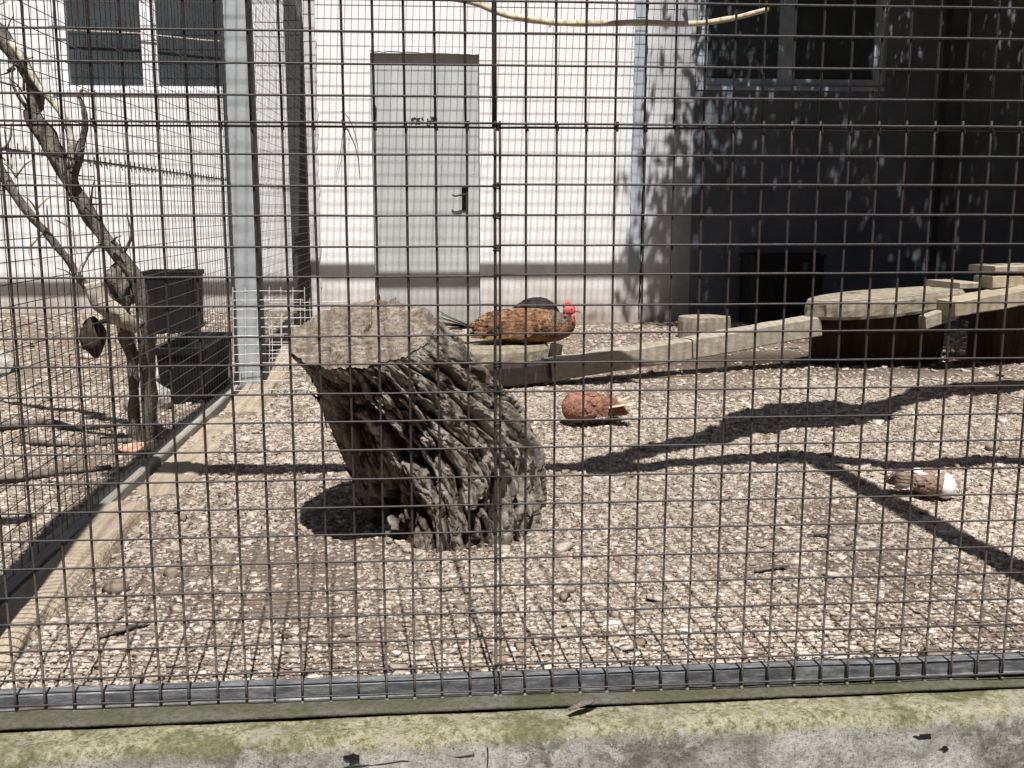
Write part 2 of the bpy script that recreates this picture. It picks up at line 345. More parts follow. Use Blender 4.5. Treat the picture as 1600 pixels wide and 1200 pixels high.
def litter(name, n, region, size, seed, mats, flat=(0.14, 0.30)):
    """thousands of loose wood chips and stones, one mesh, a colour of its own for each chip"""
    r = np.random.default_rng(seed)
    x0, x1, y0, y1 = region
    X = []; Y = []
    pal = np.array([(0.62, 0.555, 0.48), (0.53, 0.465, 0.395), (0.42, 0.355, 0.295), (0.33, 0.27, 0.215), (0.70, 0.66, 0.61), (0.24, 0.185, 0.145), (0.50, 0.46, 0.42)])
    while len(X) < n:
        # denser near the lens where single chips can be seen
        y = y0 * (y1 / y0) ** r.random(); x = r.uniform(x0, x1)
        if abs(x - 0.07 * y) > 0.60 * y + 0.15: continue
        d = noise.noise(Vector((x * 1.3, y * 1.3, 9.0))) + 0.5 * noise.noise(Vector((x * 4, y * 4, 2.0)))
        mud_shade = 0.20 * math.exp(-(((x + 0.50) / 0.26) ** 2 + ((y - 2.60) / 0.50) ** 2)) if x > -0.95 else 0
        mud_shade += 0.55 * math.exp(-(((x - 2.1) / 1.1) ** 2 + ((y - 5.85) / 0.5) ** 2)) + 0.10 * math.exp(-(((x - 0.75) / 0.5) ** 2 + ((y - 2.05) / 0.2) ** 2))  # chips also thinned where the soil is painted dark as shade
        if r.random() > 0.76 + 0.9 * d - 1.6 * mud_shade: continue
        X.append(x); Y.append(y)
    X = np.array(X); Y = np.array(Y)
    Z = np.array([gz(a, b) for a, b in zip(X, Y)])
    base = np.array([(-1, -1, -1), (1, -.9, -1), (.9, 1, -1), (-.9, .9, -1), (-.75, -.8, 1), (.8, -.6, 1), (.6, .8, 1), (-.65, .75, 1)], float) * 0.5
    F = np.array([(0, 3, 2, 1), (4, 5, 6, 7), (0, 1, 5, 4), (1, 2, 6, 5), (2, 3, 7, 6), (3, 0, 4, 7)])
    sc = size * np.exp(r.normal(0, 0.42, n))
    sc *= 1 + 0.10 * (Y - y0)
    L = sc; Wd = sc * r.uniform(0.45, 0.95, n); H = sc * r.uniform(flat[0], flat[1], n)
    V = base[None] * (1 + r.uniform(-0.32, 0.32, (n, 8, 3)))
    V = V * np.stack([L, Wd, H], 1)[:, None, :]
    a = r.uniform(0, 2 * np.pi, n); tx = r.normal(0, 0.17, n); ty = r.normal(0, 0.17, n)
    ca, sa = np.cos(a), np.sin(a)
    x, y, z = V[..., 0], V[..., 1], V[..., 2]
    z2 = z + x * tx[:, None] + y * ty[:, None]
    V = np.stack([x * ca[:, None] - y * sa[:, None], x * sa[:, None] + y * ca[:, None], z2], -1)
    V += np.stack([X, Y, Z + H * r.uniform(0.1, 0.6, n)], 1)[:, None, :]
    me = bpy.data.meshes.new(name)
    nf = n * 6
    me.vertices.add(n * 8); me.loops.add(nf * 4); me.polygons.add(nf)
    me.vertices.foreach_set('co', V.reshape(-1).astype(np.float32))
    idx = (F[None] + (np.arange(n) * 8)[:, None, None]).reshape(-1)
    me.loops.foreach_set('vertex_index', idx.astype(np.int32))
    me.polygons.foreach_set('loop_start', (np.arange(nf) * 4).astype(np.int32))
    me.polygons.foreach_set('loop_total', np.full(nf, 4, np.int32))
    me.update(calc_edges=True)
    w = np.array([0.24, 0.22, 0.18, 0.13, 0.10, 0.07, 0.06]); k = r.choice(len(pal), n, p=w / w.sum())
    c = pal[k] * r.uniform(0.72, 1.15, (n, 1)) * np.array([0.80, 0.775, 0.75]); c = np.clip(c, 0.03, 0.7)
    at = me.color_attributes.new('tint', 'FLOAT_COLOR', 'POINT')
    cc = np.ones((n * 8, 4), np.float32); cc[:, :3] = np.repeat(c, 8, 0)
    at.data.foreach_set('color', cc.reshape(-1))
    return link(name, me, M['chips'])
tag(litter('wood_chip_litter', 105000, (-3.0, 3.4, 1.84, 5.2), 0.0098, 11, None), 'pale tan wood chips and grit scattered over the aviary floor', 'ground cover', kind='stuff')
tag(litter('crumb_litter', 70000, (-1.6, 2.6, 1.84, 4.4), 0.0056, 21, None, (0.3, 0.6)), 'tiny brown crumbs of wood and earth between the chips', 'ground cover', kind='stuff')
tag(litter('fine_litter', 36000, (-3.6, 4.2, 4.2, 7.9), 0.0130, 12, None), 'finer brown chips covering the back of the floor by the house', 'ground cover', kind='stuff')
tag(litter('pebble_litter', 160, (-1.8, 2.4, 1.86, 4.4), 0.020, 13, None, (0.35, 0.55)), 'larger pale stones among the chips near the front rail', 'ground cover', kind='stuff')

# ------------------------------------------------------------------ front ledge and kerb
def strip_profile(name, prof, x0, x1, nx, rot, mat, rough=0.003, seed=0, nz=18):
    """extrude a (y,z) profile along x with a worn surface"""
    v = []; f = []; n = len(prof)
    for i in range(nx):
        x = x0 + (x1 - x0) * i / (nx - 1)
        for j, (y, z) in enumerate(prof):
            d = fbm((x * 9 + seed, y * 14, z * 14), 4) * rough
            yy = y + rot * x
            v.append((x, yy - d, z + d * 0.8))
    for i in range(nx - 1):
        for j in range(n - 1):
            f.append((i * n + j, (i + 1) * n + j, (i + 1) * n + j + 1, i * n + j + 1))
    me = bpy.data.meshes.new(name); me.from_pydata(v, [], f); me.update()
    bm = bmesh.new(); bm.from_mesh(me); bmesh.ops.recalc_face_normals(bm, faces=bm.faces); bm.to_mesh(me); bm.free()
    o = link(name, me, mat, None, True); return o
def densify(pts, step):
    out = []
    for a, b in zip(pts, pts[1:]):
        m = max(1, int(math.dist(a, b) / step))
        for k in range(m): out.append((a[0] + (b[0] - a[0]) * k / m, a[1] + (b[1] - a[1]) * k / m))
    out.append(pts[-1]); return out
# closed section: back, top, rounded nose, front
sec = densify([(1.723, -0.60), (1.723, -0.018), (1.717, -0.012), (1.682, -0.010), (1.665, -0.008), (1.648, -0.010), (1.637, -0.016), (1.632, -0.028), (1.629, -0.06), (1.627, -0.12)], 0.007)
sec += [(1.62, -0.3), (1.61, -0.66), (1.723, -0.66), (1.723, -0.60)]
ledge = strip_profile('concrete_ledge', sec, -6.2, 7.2, 1500, 0.020, M['ledge'], 0.0060, 2)
tag(ledge, 'pale weathered concrete ledge with green moss along its top edge below the fence', 'ledge')
ck = MB(); ck.tube([(-0.17 + 0.22 * k / 9, 1.6298 + 0.020 * (-0.17 + 0.22 * k / 9) - 0.0012, -0.055 + 0.012 * k / 9 + 0.0015 * math.sin(k * 2.1)) for k in range(10)], [0.0014 + 0.0006 * math.sin(k * 1.7) for k in range(10)], 5)
ck.tube([(0.072 + 0.001 * math.sin(k), 1.6305 - 0.0008, -0.030 - 0.01 * k) for k in range(8)], 0.0011, 5); ck.build('crack', M['black'], ledge)
for (u, z, r) in ((-0.155, -0.040, 0.0085), (0.84, -0.050, 0.011), (0.885, -0.072, 0.005)):
    hb = MB(); pts = []
    yy = 1.6305 + 0.020 * u
    hb.tube([(u, yy - 0.0035, z), (u, yy + 0.004, z)], [r, r * 0.7], 16, (1.3, 0.8), True, 1.3, u * 9)
    hb.build('bolt_hole', M['black'], ledge)
kerb = strip_profile('mossy_kerb_block', densify([(1.86, -0.3), (1.86, -0.0105), (1.755, -0.0095), (1.734, -0.0105), (1.731, -0.0150), (1.750, -0.019), (1.750, -0.3)], 0.01), -6.2, 7.2, 1300, 0.020, M['moss'], 0.0040, 7)
tag(kerb, 'dark green mossy kerb strip directly under the metal bottom rail', 'kerb')

# ------------------------------------------------------------------ front mesh fence
SP = 0.0505; U0 = 0.098; FY = 1.775
def wire_mesh_data(name, L, r, mat, seg=6, step=0.05, wob=0.0008, seed=0, knob=False):
    """straight welded wire lying along +X from the origin, very slightly uneven"""
    n = max(2, int(L / step) + 1); mb = MB()
    pts = [(L * i / (n - 1), wob * noise.noise(Vector((i * 0.45, seed, 0))), wob * noise.noise(Vector((i * 0.45, seed, 7)))) for i in range(n)]
    rr = [r * (1 + 0.10 * noise.noise(Vector((i * 1.7, seed, 3)))) for i in range(n)]
    mb.tube(pts, rr, seg)
    if knob: mb.tube([(-0.003, 0, -0.001), (0.0, 0, -0.0005), (0.004, 0, 0), (0.008, 0, 0)], [r * 0.8, r * 1.9, r * 1.7, r * 0.9], 7, None, True, 0.4, seed)
    me = mb.mesh(name); me.materials.append(mat)
    me.polygons.foreach_set('use_smooth', [True] * len(me.polygons)); return me
fence = tag(empty('front_mesh_fence', (0, 1.80, 0)), 'square welded wire mesh fence across the whole front, on a galvanised bottom rail', 'fence')
def child(name, me, parent, loc, rot=(0, 0, 0)):
    o = bpy.data.objects.new(name, me); C.objects.link(o); o.parent = parent
    o.location = Vector(loc) - parent.location; o.rotation_euler = rot; return o
VR = 0.00225; HR = 0.0019
lowV = [wire_mesh_data('lower_wire', 1.03, VR, M['vwire'], seed=s, knob=True) for s in range(4)]
upV = [wire_mesh_data('upper_wire', 2.28, VR, M['wire'], seed=s + 10, step=0.1) for s in range(3)]
i0 = int(round((-1.0 - U0) / SP)); i1 = int(round((1.45 - U0) / SP))
for i in range(i0 - 24, i1 + 1):
    u = U0 + i * SP + random.uniform(-0.0008, 0.0008)
    left = u < -1.0
    if i == 0: u += 0.0045
    z0 = -0.014 + 0.006 * u
    child('vertical_wire', lowV[i % 4], fence, (u, FY + 0.0005, z0), (0, -math.pi / 2 + random.uniform(-0.001, 0.001), 0))
    if i == 0:
        child('vertical_wire', lowV[1], fence, (u - 0.0088, FY, z0), (0, -math.pi / 2 + 0.0012, 0)).scale = (1, 1.25, 1.25)
        child('vertical_wire', upV[1], fence, (U0 - 0.004, FY + 0.002, 1.005), (0, -math.pi / 2, 0)).scale = (1, 1.7, 1.7)
    if not left: child('vertical_wire', upV[i % 3], fence, (U0 + i * SP - 0.001, FY + 0.004, 1.005), (0, -math.pi / 2, 0))
    else: child('vertical_wire', upV[i % 3], fence, (U0 + i * SP - 0.001, FY + 0.004, 1.005), (0, -math.pi / 2, 0)).scale = (0.5, 1, 1)
hA = [wire_mesh_data('lower_cross_wire', 3.3, HR, M['wireh'], seed=30 + s) for s in range(3)]
hB = [wire_mesh_data('right_cross_wire', 1.36, HR, M['wireh'], seed=40 + s) for s in range(3)]
hU = [wire_mesh_data('upper_cross_wire', 3.75, HR, M['wireh'], seed=50 + s) for s in range(3)]
for k in range(0, 21):
    z = 0.002 + k * SP
    child('horizontal_wire', hA[k % 3], fence, (-3.2, FY - 0.0036, z + random.uniform(-0.001, 0.001)), (0, random.uniform(-0.0004, 0.0004), 0))
    child('horizontal_wire', hB[k % 3], fence, (0.092, FY - 0.0036, z + random.uniform(-0.0015, 0.0015)), (0, random.uniform(-0.0006, 0.0006), 0))
for k in range(0, 45):
    z = 1.006 + k * SP
    o = child('horizontal_wire', hU[k % 3], fence, (-1.0 if z > 2.16 else -2.3, FY + 0.0006, z), (0, random.uniform(-0.0003, 0.0003), 0))
    if z > 2.16: o.scale = (0.65, 1, 1)
# cut wire ends standing over the seam and twisted ties down the centre joint
st = MB()
for i in range(-26, 27):
    u = U0 + i * SP; st.tube([(u + 0.002, FY - 0.002, 1.000), (u + 0.003 * random.uniform(-1, 1), FY - 0.003, 1.006 + random.uniform(0.004, 0.012))], 0.0022, 5)
o = st.build('wire_ends', M['wire'], fence); o.location = -fence.location; o['kind'] = 'stuff'
for z in (0.345, 0.497, 0.80, 0.855, 0.905, 0.60):
    t = MB(); pts = [(U0 + 0.006 * math.cos(a), FY + 0.005 * math.sin(a), z + 0.0022 * a / 3) for a in np.linspace(0, 14, 30)]
    t.tube(pts, 0.0014, 5); o = t.build('tie_wire', M['wire'], fence, True); o.location = -fence.location
# bottom rail: box section with a lip, slightly out of level
rail = MB()
rsec = [(1.784, -0.010), (1.781, -0.010), (1.781, -0.006), (1.784, -0.004), (1.784, 0.0185), (1.787, 0.0215), (1.811, 0.0215), (1.813, 0.019), (1.813, -0.010)]
nx = 200
for i in range(nx):
    x = -4.2 + 8.2 * i / (nx - 1); dz = 0.006 * x + 0.0008 * noise.noise(Vector((x * 3, 0, 0)))
    for (y, z) in rsec: rail.v.append((x, y, z + dz))
for i in range(nx - 1):
    for j in range(len(rsec)):
        j2 = (j + 1) % len(rsec); n_ = len(rsec); rail.f.append((i * n_ + j, (i + 1) * n_ + j, (i + 1) * n_ + j2, i * n_ + j2))
o = rail.build('bottom_rail', M['galv'], fence); o.location = -fence.location
def part_box(name, parent, mat, *b, bevel=0.002):
    m = MB(); m.box(*b); o = m.build(name, mat, parent, bevel=bevel); o.location = -parent.location; return o
part_box('post', fence, M['galv'], -1.0, -0.868, 1.80, 1.90, 0.03, 2.20)
part_box('post', fence, M['galv'], 1.40, 1.50, 1.79, 1.86, 0.0, 3.35)
part_box('top_rail', fence, M['galv'], -3.6, -1.05, 1.80, 1.86, 2.15, 2.21)
part_box('top_rail', fence, M['galv'], -0.98, 1.41, 1.80, 1.85, 3.26, 3.31)

# ------------------------------------------------------------------ side partition
PU = -0.988
part = tag(empty('side_mesh_partition', (PU, 1.85, 0)), 'fine wire mesh partition running back from the front left corner to the house wall', 'partition')
pv = [wire_mesh_data('side_upright_wire', 2.30, 0.00125, M['wire2'], 5, 0.2, 0.0006, s) for s in range(3)]
pvu = [wire_mesh_data('side_upper_wire', 1.38, 0.00125, M['wire2'], 5, 0.2, 0.0006, s) for s in range(3)]
k = 0; v = 1.90
while v < 8.06:
    if not (5.08 < v < 5.22):
        child('vertical_wire', pv[k % 3], part, (PU, v, 0.03), (0, -math.pi / 2 + random.uniform(-.0008, .0008), 0))
    v += SP; k += 1
ph = [wire_mesh_data('side_cross_wire', 6.20, 0.00125, M['wire2'], 5, 0.2, 0.0012, 60 + s) for s in range(3)]
for k in range(0, 46):
    child('horizontal_wire', ph[k % 3], part, (PU + 0.0028, 1.87, 0.045 + k * SP), (0, random.uniform(-.0003, .0003), math.pi / 2))
seam = MB(); seam.tube([(PU - 0.003, 1.88, 1.008), (PU - 0.003, 8.0, 1.012)], 0.0028, 6)
v = 1.92
while v < 8:
    seam.tube([(PU - 0.003, v, 1.0), (PU - 0.002, v + random.uniform(-.003, .003), 1.012 + random.uniform(0.006, 0.014))], 0.0019, 4)
    if random.random() < 0.5: seam.tube([(PU - 0.003, v + .01, 1.012), (PU - 0.002, v + .01, 1.0 - random.uniform(0.006, 0.012))], 0.0019, 4)
    v += SP
o = seam.build('wire_seam', M['wire2'], part); o.location = -part.location
part_box('steel_post', part, M['post'], -1.006, -0.882, 5.09, 5.215, -0.01, 2.6, bevel=0.006)
part_box('corner_channel', part, M['darkmetal'], -0.880, -0.869, 5.16, 5.20, 0.02, 2.6, bevel=0.002)
kb = MB(); ny = 130
ks = [(-1.02, -0.08), (-1.02, 0.030), (-1.015, 0.037), (-0.965, 0.035), (-0.960, 0.030), (-0.957, -0.08)]
for i in range(ny):
    y = 1.87 + (4.98 - 1.87) * i / (ny - 1)
    for j, (x, z) in enumerate(ks):
        d = 0.0035 * fbm((x * 12, y * 3, z * 12 + j), 4); kb.v.append((x + d, y, z + d + (0.004 if z > 0 else 0)))
for i in range(ny - 1):
    for j in range(len(ks)):
        j2 = (j + 1) % 6; kb.f.append((i * 6 + j, (i + 1) * 6 + j, (i + 1) * 6 + j2, i * 6 + j2))
kb.f.append(tuple(range(6))); kb.f.append(tuple((ny - 1) * 6 + j for j in range(6)))
tag(kb.build('timber_kerb', M['kerb']), 'long grey timber kerb under the side mesh partition, its side face lit', 'kerb')
# rotten old plank lying beside it
def plank(name, x0, x1, y0, y1, zt, seed, mat, slant=0.0):
    nxp, nyp = 14, int((y1 - y0) / 0.012); v = []; f = []
    for j in range(nyp + 1):
        y = y0 + (y1 - y0) * j / nyp; e = min(1, min(j, nyp - j) / 6)
        w = 0.016 * fbm((y * 9, seed, 0), 4)
        for i in range(nxp + 1):
            t = i / nxp; x = x0 + slant * (y - y0) + (x1 - x0 + w) * t
            edge = min(1, 6 * (1 - t)) ** 0.5 if t > 0.8 else 1
            z = zt * edge * (0.35 + 0.65 * e) + 0.006 * fbm((x * 22, y * 5, seed), 4) - 0.012 * max(0, fbm((x * 30, y * 2.5, seed + 5), 3) - 0.35)
            v.append((x, y, z))
        v.append((x + 0.004, y, -0.04)); 
    n = nxp + 2
    for j in range(nyp):
        for i in range(n - 1): f.append((j * n + i, j * n + i + 1, (j + 1) * n + i + 1, (j + 1) * n + i))
    # end faces and a closed underside, so the plank is a solid
    k0 = len(v); v += [(x0, y0, -0.04), (x0 + slant * (y1 - y0), y1, -0.04)]
    f.append((k0,) + tuple(range(0, n))[::-1][::-1]); f.append((k0 + 1,) + tuple(nyp * n + i for i in range(n))[::-1])
    f.append((k0, nyp * n + 0, 0)[:0] or (k0, 0, nyp * n, k0 + 1)); f.append((k0, k0 + 1, nyp * n + n - 1, n - 1))
    me = bpy.data.meshes.new(name); me.from_pydata(v, [], f); me.update()
    bm = bmesh.new(); bm.from_mesh(me); bmesh.ops.recalc_face_normals(bm, faces=bm.faces); bm.to_mesh(me); bm.free()
    return link(name, me, mat)
tag(plank('old_plank', -0.94, -0.825, 1.93, 3.05, 0.034, 3, M['plank'], -0.02), 'crumbling brown plank on the floor beside the kerb, nearest the front rail', 'plank', 'old planks along the kerb')
tag(plank('old_plank', -0.945, -0.80, 3.15, 4.35, 0.014, 8, M['plank'], -0.01), 'thin pale plank half buried in chips left of the stump', 'plank', 'old planks along the kerb')
tag(plank('old_plank', -0.93, -0.78, 4.45, 6.6, 0.03, 12, M['plank'], -0.03), 'cracked pale plank behind the loose white wire panel', 'plank', 'old planks along the kerb')

# ------------------------------------------------------------------ house
WV = 8.10
house = tag(empty('house', (0, WV, 0)), 'white painted house wall with grey door and windows behind the aviary', 'house')
def wall_with_openings(name, x0, x1, z0, z1, y, thick, ops, mat):
    xs_ = sorted({x0, x1, *[a for o in ops for a in o[:2]]}); zs_ = sorted({z0, z1, *[a for o in ops for a in o[2:]]})
    mb = MB()
    def inside(cx, cz): return any(o[0] < cx < o[1] and o[2] < cz < o[3] for o in ops)
    for i in range(len(xs_) - 1):
        for j in range(len(zs_) - 1):
            if inside((xs_[i] + xs_[i + 1]) / 2, (zs_[j] + zs_[j + 1]) / 2): continue
            a, b, c, d = xs_[i], xs_[i + 1], zs_[j], zs_[j + 1]
            mb.add([(a, y, c), (b, y, c), (b, y, d), (a, y, d)], [(0, 1, 2, 3)])
            mb.add([(a, y + thick, c), (b, y + thick, c), (b, y + thick, d), (a, y + thick, d)], [(3, 2, 1, 0)])
    for (a, b, c, d) in ops:
        q = y + thick
        mb.add([(a, y, c), (a, q, c), (a, q, d), (a, y, d)], [(0, 1, 2, 3)]); mb.add([(b, y, c), (b, q, c), (b, q, d), (b, y, d)], [(3, 2, 1, 0)])
        mb.add([(a, y, d), (a, q, d), (b, q, d), (b, y, d)], [(0, 1, 2, 3)]); mb.add([(a, y, c), (a, q, c), (b, q, c), (b, y, c)], [(3, 2, 1, 0)])
    for (a, b) in ((x0, x0), (x1, x1)): mb.add([(a, y, z0), (a, y + thick, z0), (a, y + thick, z1), (a, y, z1)], [(0, 1, 2, 3)])
    mb.add([(x0, y, z1), (x1, y, z1), (x1, y + thick, z1), (x0, y + thick, z1)], [(0, 1, 2, 3)])
    me = bpy.data.meshes.new(name); me.from_pydata(mb.v, [], mb.f); me.update()
    return link(name, me, mat)
DOOR = (-0.50, 0.318, -0.02, 2.03); WL = (-2.83, -1.35, 1.735, 3.05); WR = (1.985, 3.47, 1.80, 3.05)
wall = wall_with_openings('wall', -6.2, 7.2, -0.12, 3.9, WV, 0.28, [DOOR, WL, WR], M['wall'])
dwall = wall_with_openings('shade_wall_face', 1.975, 7.2, -0.11, 3.89, WV - 0.006, 0.005, [(1.98, 3.475, 1.795, 3.055)], M['shadewall'])  # thin dark face over the wall, its colour deepens the tree shade
dwall['label'] = 'wall face in the tree shade, the shade deepened by dark grey colour'
def hpart(o): 
    o.parent = house; o.location = -house.location; return o
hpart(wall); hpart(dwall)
rf = MB(); rf.box(-6.6, 7.6, WV - 0.12, WV + 4, 3.9, 4.02); hpart(rf.build('roof', M['roofing']))
# door leaf, recessed, with a broken plaster edge over it
d = MB(); d.box(DOOR[0] + 0.004, DOOR[1] - 0.006, WV + 0.035, WV + 0.075, 0.0, 2.026); door = hpart(d.build('door', M['door'], bevel=0.003))
hd = MB(); hx = 0.200
pts = [(hx + 0.022 * math.sin(t) * (1 if t < 99 else 1), 0, 0) for t in (0,)]
plate = []
for s in (0, 1):
    for k in range(16):
        a = 2 * math.pi * k / 16; zc = 0.96 + (0.075 if math.sin(a) > 0 else -0.075)
        plate.append((hx + 0.021 * math.cos(a), WV + 0.034 - 0.008 * s, zc + 0.021 * math.sin(a)))
hd.add(plate, [tuple(range(16))[::-1], tuple(range(16, 32))] + [(k, (k + 1) % 16, 16 + (k + 1) % 16, 16 + k) for k in range(16)])
hp = hd.build('handle_plate', M['darkmetal'], door, True)
lv = MB(); lv.tube([(hx, WV + 0.03, 0.985), (hx, WV - 0.02, 0.985), (hx - 0.03, WV - 0.03, 0.983), (hx - 0.075, WV - 0.028, 0.975), (hx - 0.095, WV - 0.022, 0.985)], [0.009, 0.009, 0.008, 0.007, 0.005], 8)
lv.build('handle', M['darkmetal'], door, True)
kn = MB(); kn.tube([(hx, WV + 0.026, 1.04), (hx, WV + 0.012, 1.04)], 0.016, 12); kn.build('lock_rose', M['darkmetal'], door, True)
for z in (1.60, 0.17):
    h_ = MB(); h_.box(-0.480, -0.462, WV + 0.022, WV + 0.0345, z - 0.035, z + 0.035); h_.tube([(-0.471, WV + 0.02, z - 0.05), (-0.471, WV + 0.02, z + 0.05)], 0.006, 8); h_.build('hinge', M['darkmetal'], door)
lip = MB(); n = 60
for i in range(n):
    x = DOOR[0] + (DOOR[1] - DOOR[0]) * i / (n - 1); zb = 2.030 - 0.012 * abs(fbm((x * 14, 2, 1), 4)) - (0.014 if x < -0.40 else 0) * abs(noise.noise(Vector((x * 60, 1, 1)))) * 2 + 0.02 - 0.024 * i / n
    lip.v += [(x, WV - 0.004, 2.075), (x, WV - 0.004, zb), (x, WV + 0.03, zb + 0.004), (x, WV + 0.03, 2.075)]
for i in range(n - 1):
    for j in range(4): j2 = (j + 1) % 4; lip.f.append((i * 4 + j, (i + 1) * 4 + j, (i + 1) * 4 + j2, i * 4 + j2))
lip.f += [(0, 1, 2, 3), tuple((n - 1) * 4 + j for j in range(4))]
hpart(lip.build('plaster_lip', M['wall']))
# smudge left where something was scraped off the door
sm = MB()
for k in range(46):
    x = -0.20 + 0.19 * random.random(); z = 1.52 + 0.045 * random.random() - 0.05 * (x > -0.1) * random.random() + 0.04 * (x > -0.06)
    s_ = random.uniform(0.004, 0.013); y = WV + 0.0335
    p = [(x + s_ * math.cos(a) * random.uniform(.6, 1.3), y + random.uniform(-.0015, 0), z + s_ * math.sin(a) * random.uniform(.5, 1.2)) for a in np.linspace(0, 2 * math.pi, 7)[:-1]]
    p += [(q[0], WV + 0.0355, q[2]) for q in p]
    sm.add(p, [tuple(range(6))] + [(i, (i + 1) % 6, 6 + (i + 1) % 6, 6 + i) for i in range(6)])
sm.build('dirt_smudge', M['darkmetal'], door)

def window(op, frame_mat, mull, fw, sill_h, sill_mat, label, slide=False):
    a, b, c, d_ = op
    w = MB(); y0, y1 = WV + 0.02, WV + 0.07
    w.box(a + .002, a + fw, y0, y1, c + .002, d_ - .002); w.box(b - fw, b - .002, y0, y1, c + .002, d_ - .002)
    w.box(a + fw + .0005, b - fw - .0005, y0, y1, c + .002, c + sill_h); w.box(a + fw + .0005, b - fw - .0005, y0, y1, d_ - .06, d_ - .002)
    w.box(mull[0], mull[1], y0 - 0.004, y1 - .004, c + sill_h + .0005, d_ - .061)
    win = hpart(w.build('window', frame_mat)); win['label'] = label
    for (p, q) in ((a + fw, mull[0]), (mull[1], b - fw)):
        m = MB(); m.box(p + .001, q - .001, WV + 0.045, WV + 0.052, c + sill_h + .001, d_ - .062); m.build('pane', M['glass'], win)
        m = MB(); m.box(p + .001, q - .001, WV + 0.16, WV + 0.17, c + sill_h + .001, d_ - .062); m.build('blind', M['darkpost'], win)
    s = MB(); s.box(a - 0.0, b + 0.0, WV - 0.012, WV + 0.019, c - 0.02, c + 0.012); s.build('sill', sill_mat, win, bevel=0.003)
    return win
wlw = window(WL, M['whiteframe'], (-2.175, -2.065), 0.12, 0.045, M['whiteframe'], 'white framed window over the left run')
cb = MB(); cb.tube([(-2.78, WV - 0.012, 2.17), (-2.2, WV - 0.012, 2.15), (-1.7, WV - 0.012, 2.105), (-1.40, WV - 0.012, 2.09)], 0.005, 6); cb.build('cable', M['palebranch'], wlw)
window(WR, M['blueframe'], (2.63, 2.76), 0.085, 0.07, M['blueframe'], 'blue grey framed window in the shaded right part')
# blue-grey strip with its broken right-hand edge, stops short of the ground
bs = MB(); n = 90
for i in range(n):
    z = 0.385 + (3.3 - 0.385) * i / (n - 1); w_ = 0.084 + 0.010 * fbm((z * 9, 5, 0), 4)
    l_ = 1.492 + 0.006 * fbm((z * 8, 1, 0), 3) + 0.010 * (z - 1)
    bs.v += [(l_, WV - 0.016, z), (l_ + w_, WV - 0.016, z), (l_ + w_, WV - 0.001, z), (l_, WV - 0.001, z)]
for i in range(n - 1):
    for j in range(4): j2 = (j + 1) % 4; bs.f.append((i * 4 + j, (i + 1) * 4 + j, (i + 1) * 4 + j2, i * 4 + j2))
bs.f += [(0, 1, 2, 3), tuple((n - 1) * 4 + j for j in range(4))]
o = hpart(bs.build('wall_strip', M['bluestrip'])); o['label'] = 'blue grey vertical strip on the wall right of the door'
cr = MB(); pts = [(1.585 + 0.008 * fbm((z * 11, 3, 0), 4) + 0.008 * (z - 1), WV - 0.003, z) for z in np.linspace(0.02, 3.2, 120)]
cr.tube(pts, [max(0.0015, 0.006 + 0.007 * fbm((z * 7, 9, 0), 3)) for z in np.linspace(0.02, 3.2, 120)], 5); hpart(cr.build('wall_crack', M['black']))
# rough plaster edge by the left corner
pe = MB(); n = 120
for i in range(n):
    z = -0.05 + 2.9 * i / (n - 1); r_ = -0.915 + 0.016 * fbm((z * 8, 8, 0), 4) + 0.006 * z
    pe.v += [(-0.985, WV - 0.013, z), (r_, WV - 0.013, z), (r_ + 0.004, WV - 0.001, z), (-0.985, WV - 0.001, z)]
for i in range(n - 1):
    for j in range(4): j2 = (j + 1) % 4; pe.f.append((i * 4 + j, (i + 1) * 4 + j, (i + 1) * 4 + j2, i * 4 + j2))
pe.f += [(0, 1, 2, 3), tuple((n - 1) * 4 + j for j in range(4))]
hpart(pe.build('plaster_edge', mat_plain('grey_plaster', (0.42, 0.41, 0.39), (0.60, 0.59, 0.57), 9)))
m = MB(); m.box(-1.115, -0.99, WV - 0.10, WV - 0.004, -0.03, 2.9)
tag(m.build('wall_post', M['darkpost'], bevel=0.004), 'dark grey post standing against the wall where the mesh partition ends', 'post')
m = MB(); m.box(3.93, 4.05, WV - 0.11, WV - 0.004, -0.03, 3.2)
tag(m.build('wall_post', M['darkpost'], bevel=0.004), 'dark post against the shaded wall right of the blue framed window', 'post')
# dry stems hanging on the wall left of the door
for (pp, rr, lb) in (([(-0.72, 8.07, 1.60), (-0.66, 8.05, 1.54), (-0.61, 8.06, 1.38), (-0.595, 8.08, 1.14)], 0.0045, 'curved dry stem hanging on the white wall, the longer one near the door'),
               ([(-0.70, 8.08, 1.56), (-0.72, 8.06, 1.38), (-0.775, 8.08, 1.12)], 0.003, 'short thin dry stem on the white wall beside the plaster edge')):
    t = MB(); s_ = spline([(*q, rr) for q in pp], 18); t.tube([q[:3] for q in s_], [rr * (1 - 0.5 * i / 18) for i in range(18)], 6)
    tag(t.build('dry_stem', M['branch'], None, True), lb, 'dry stem')

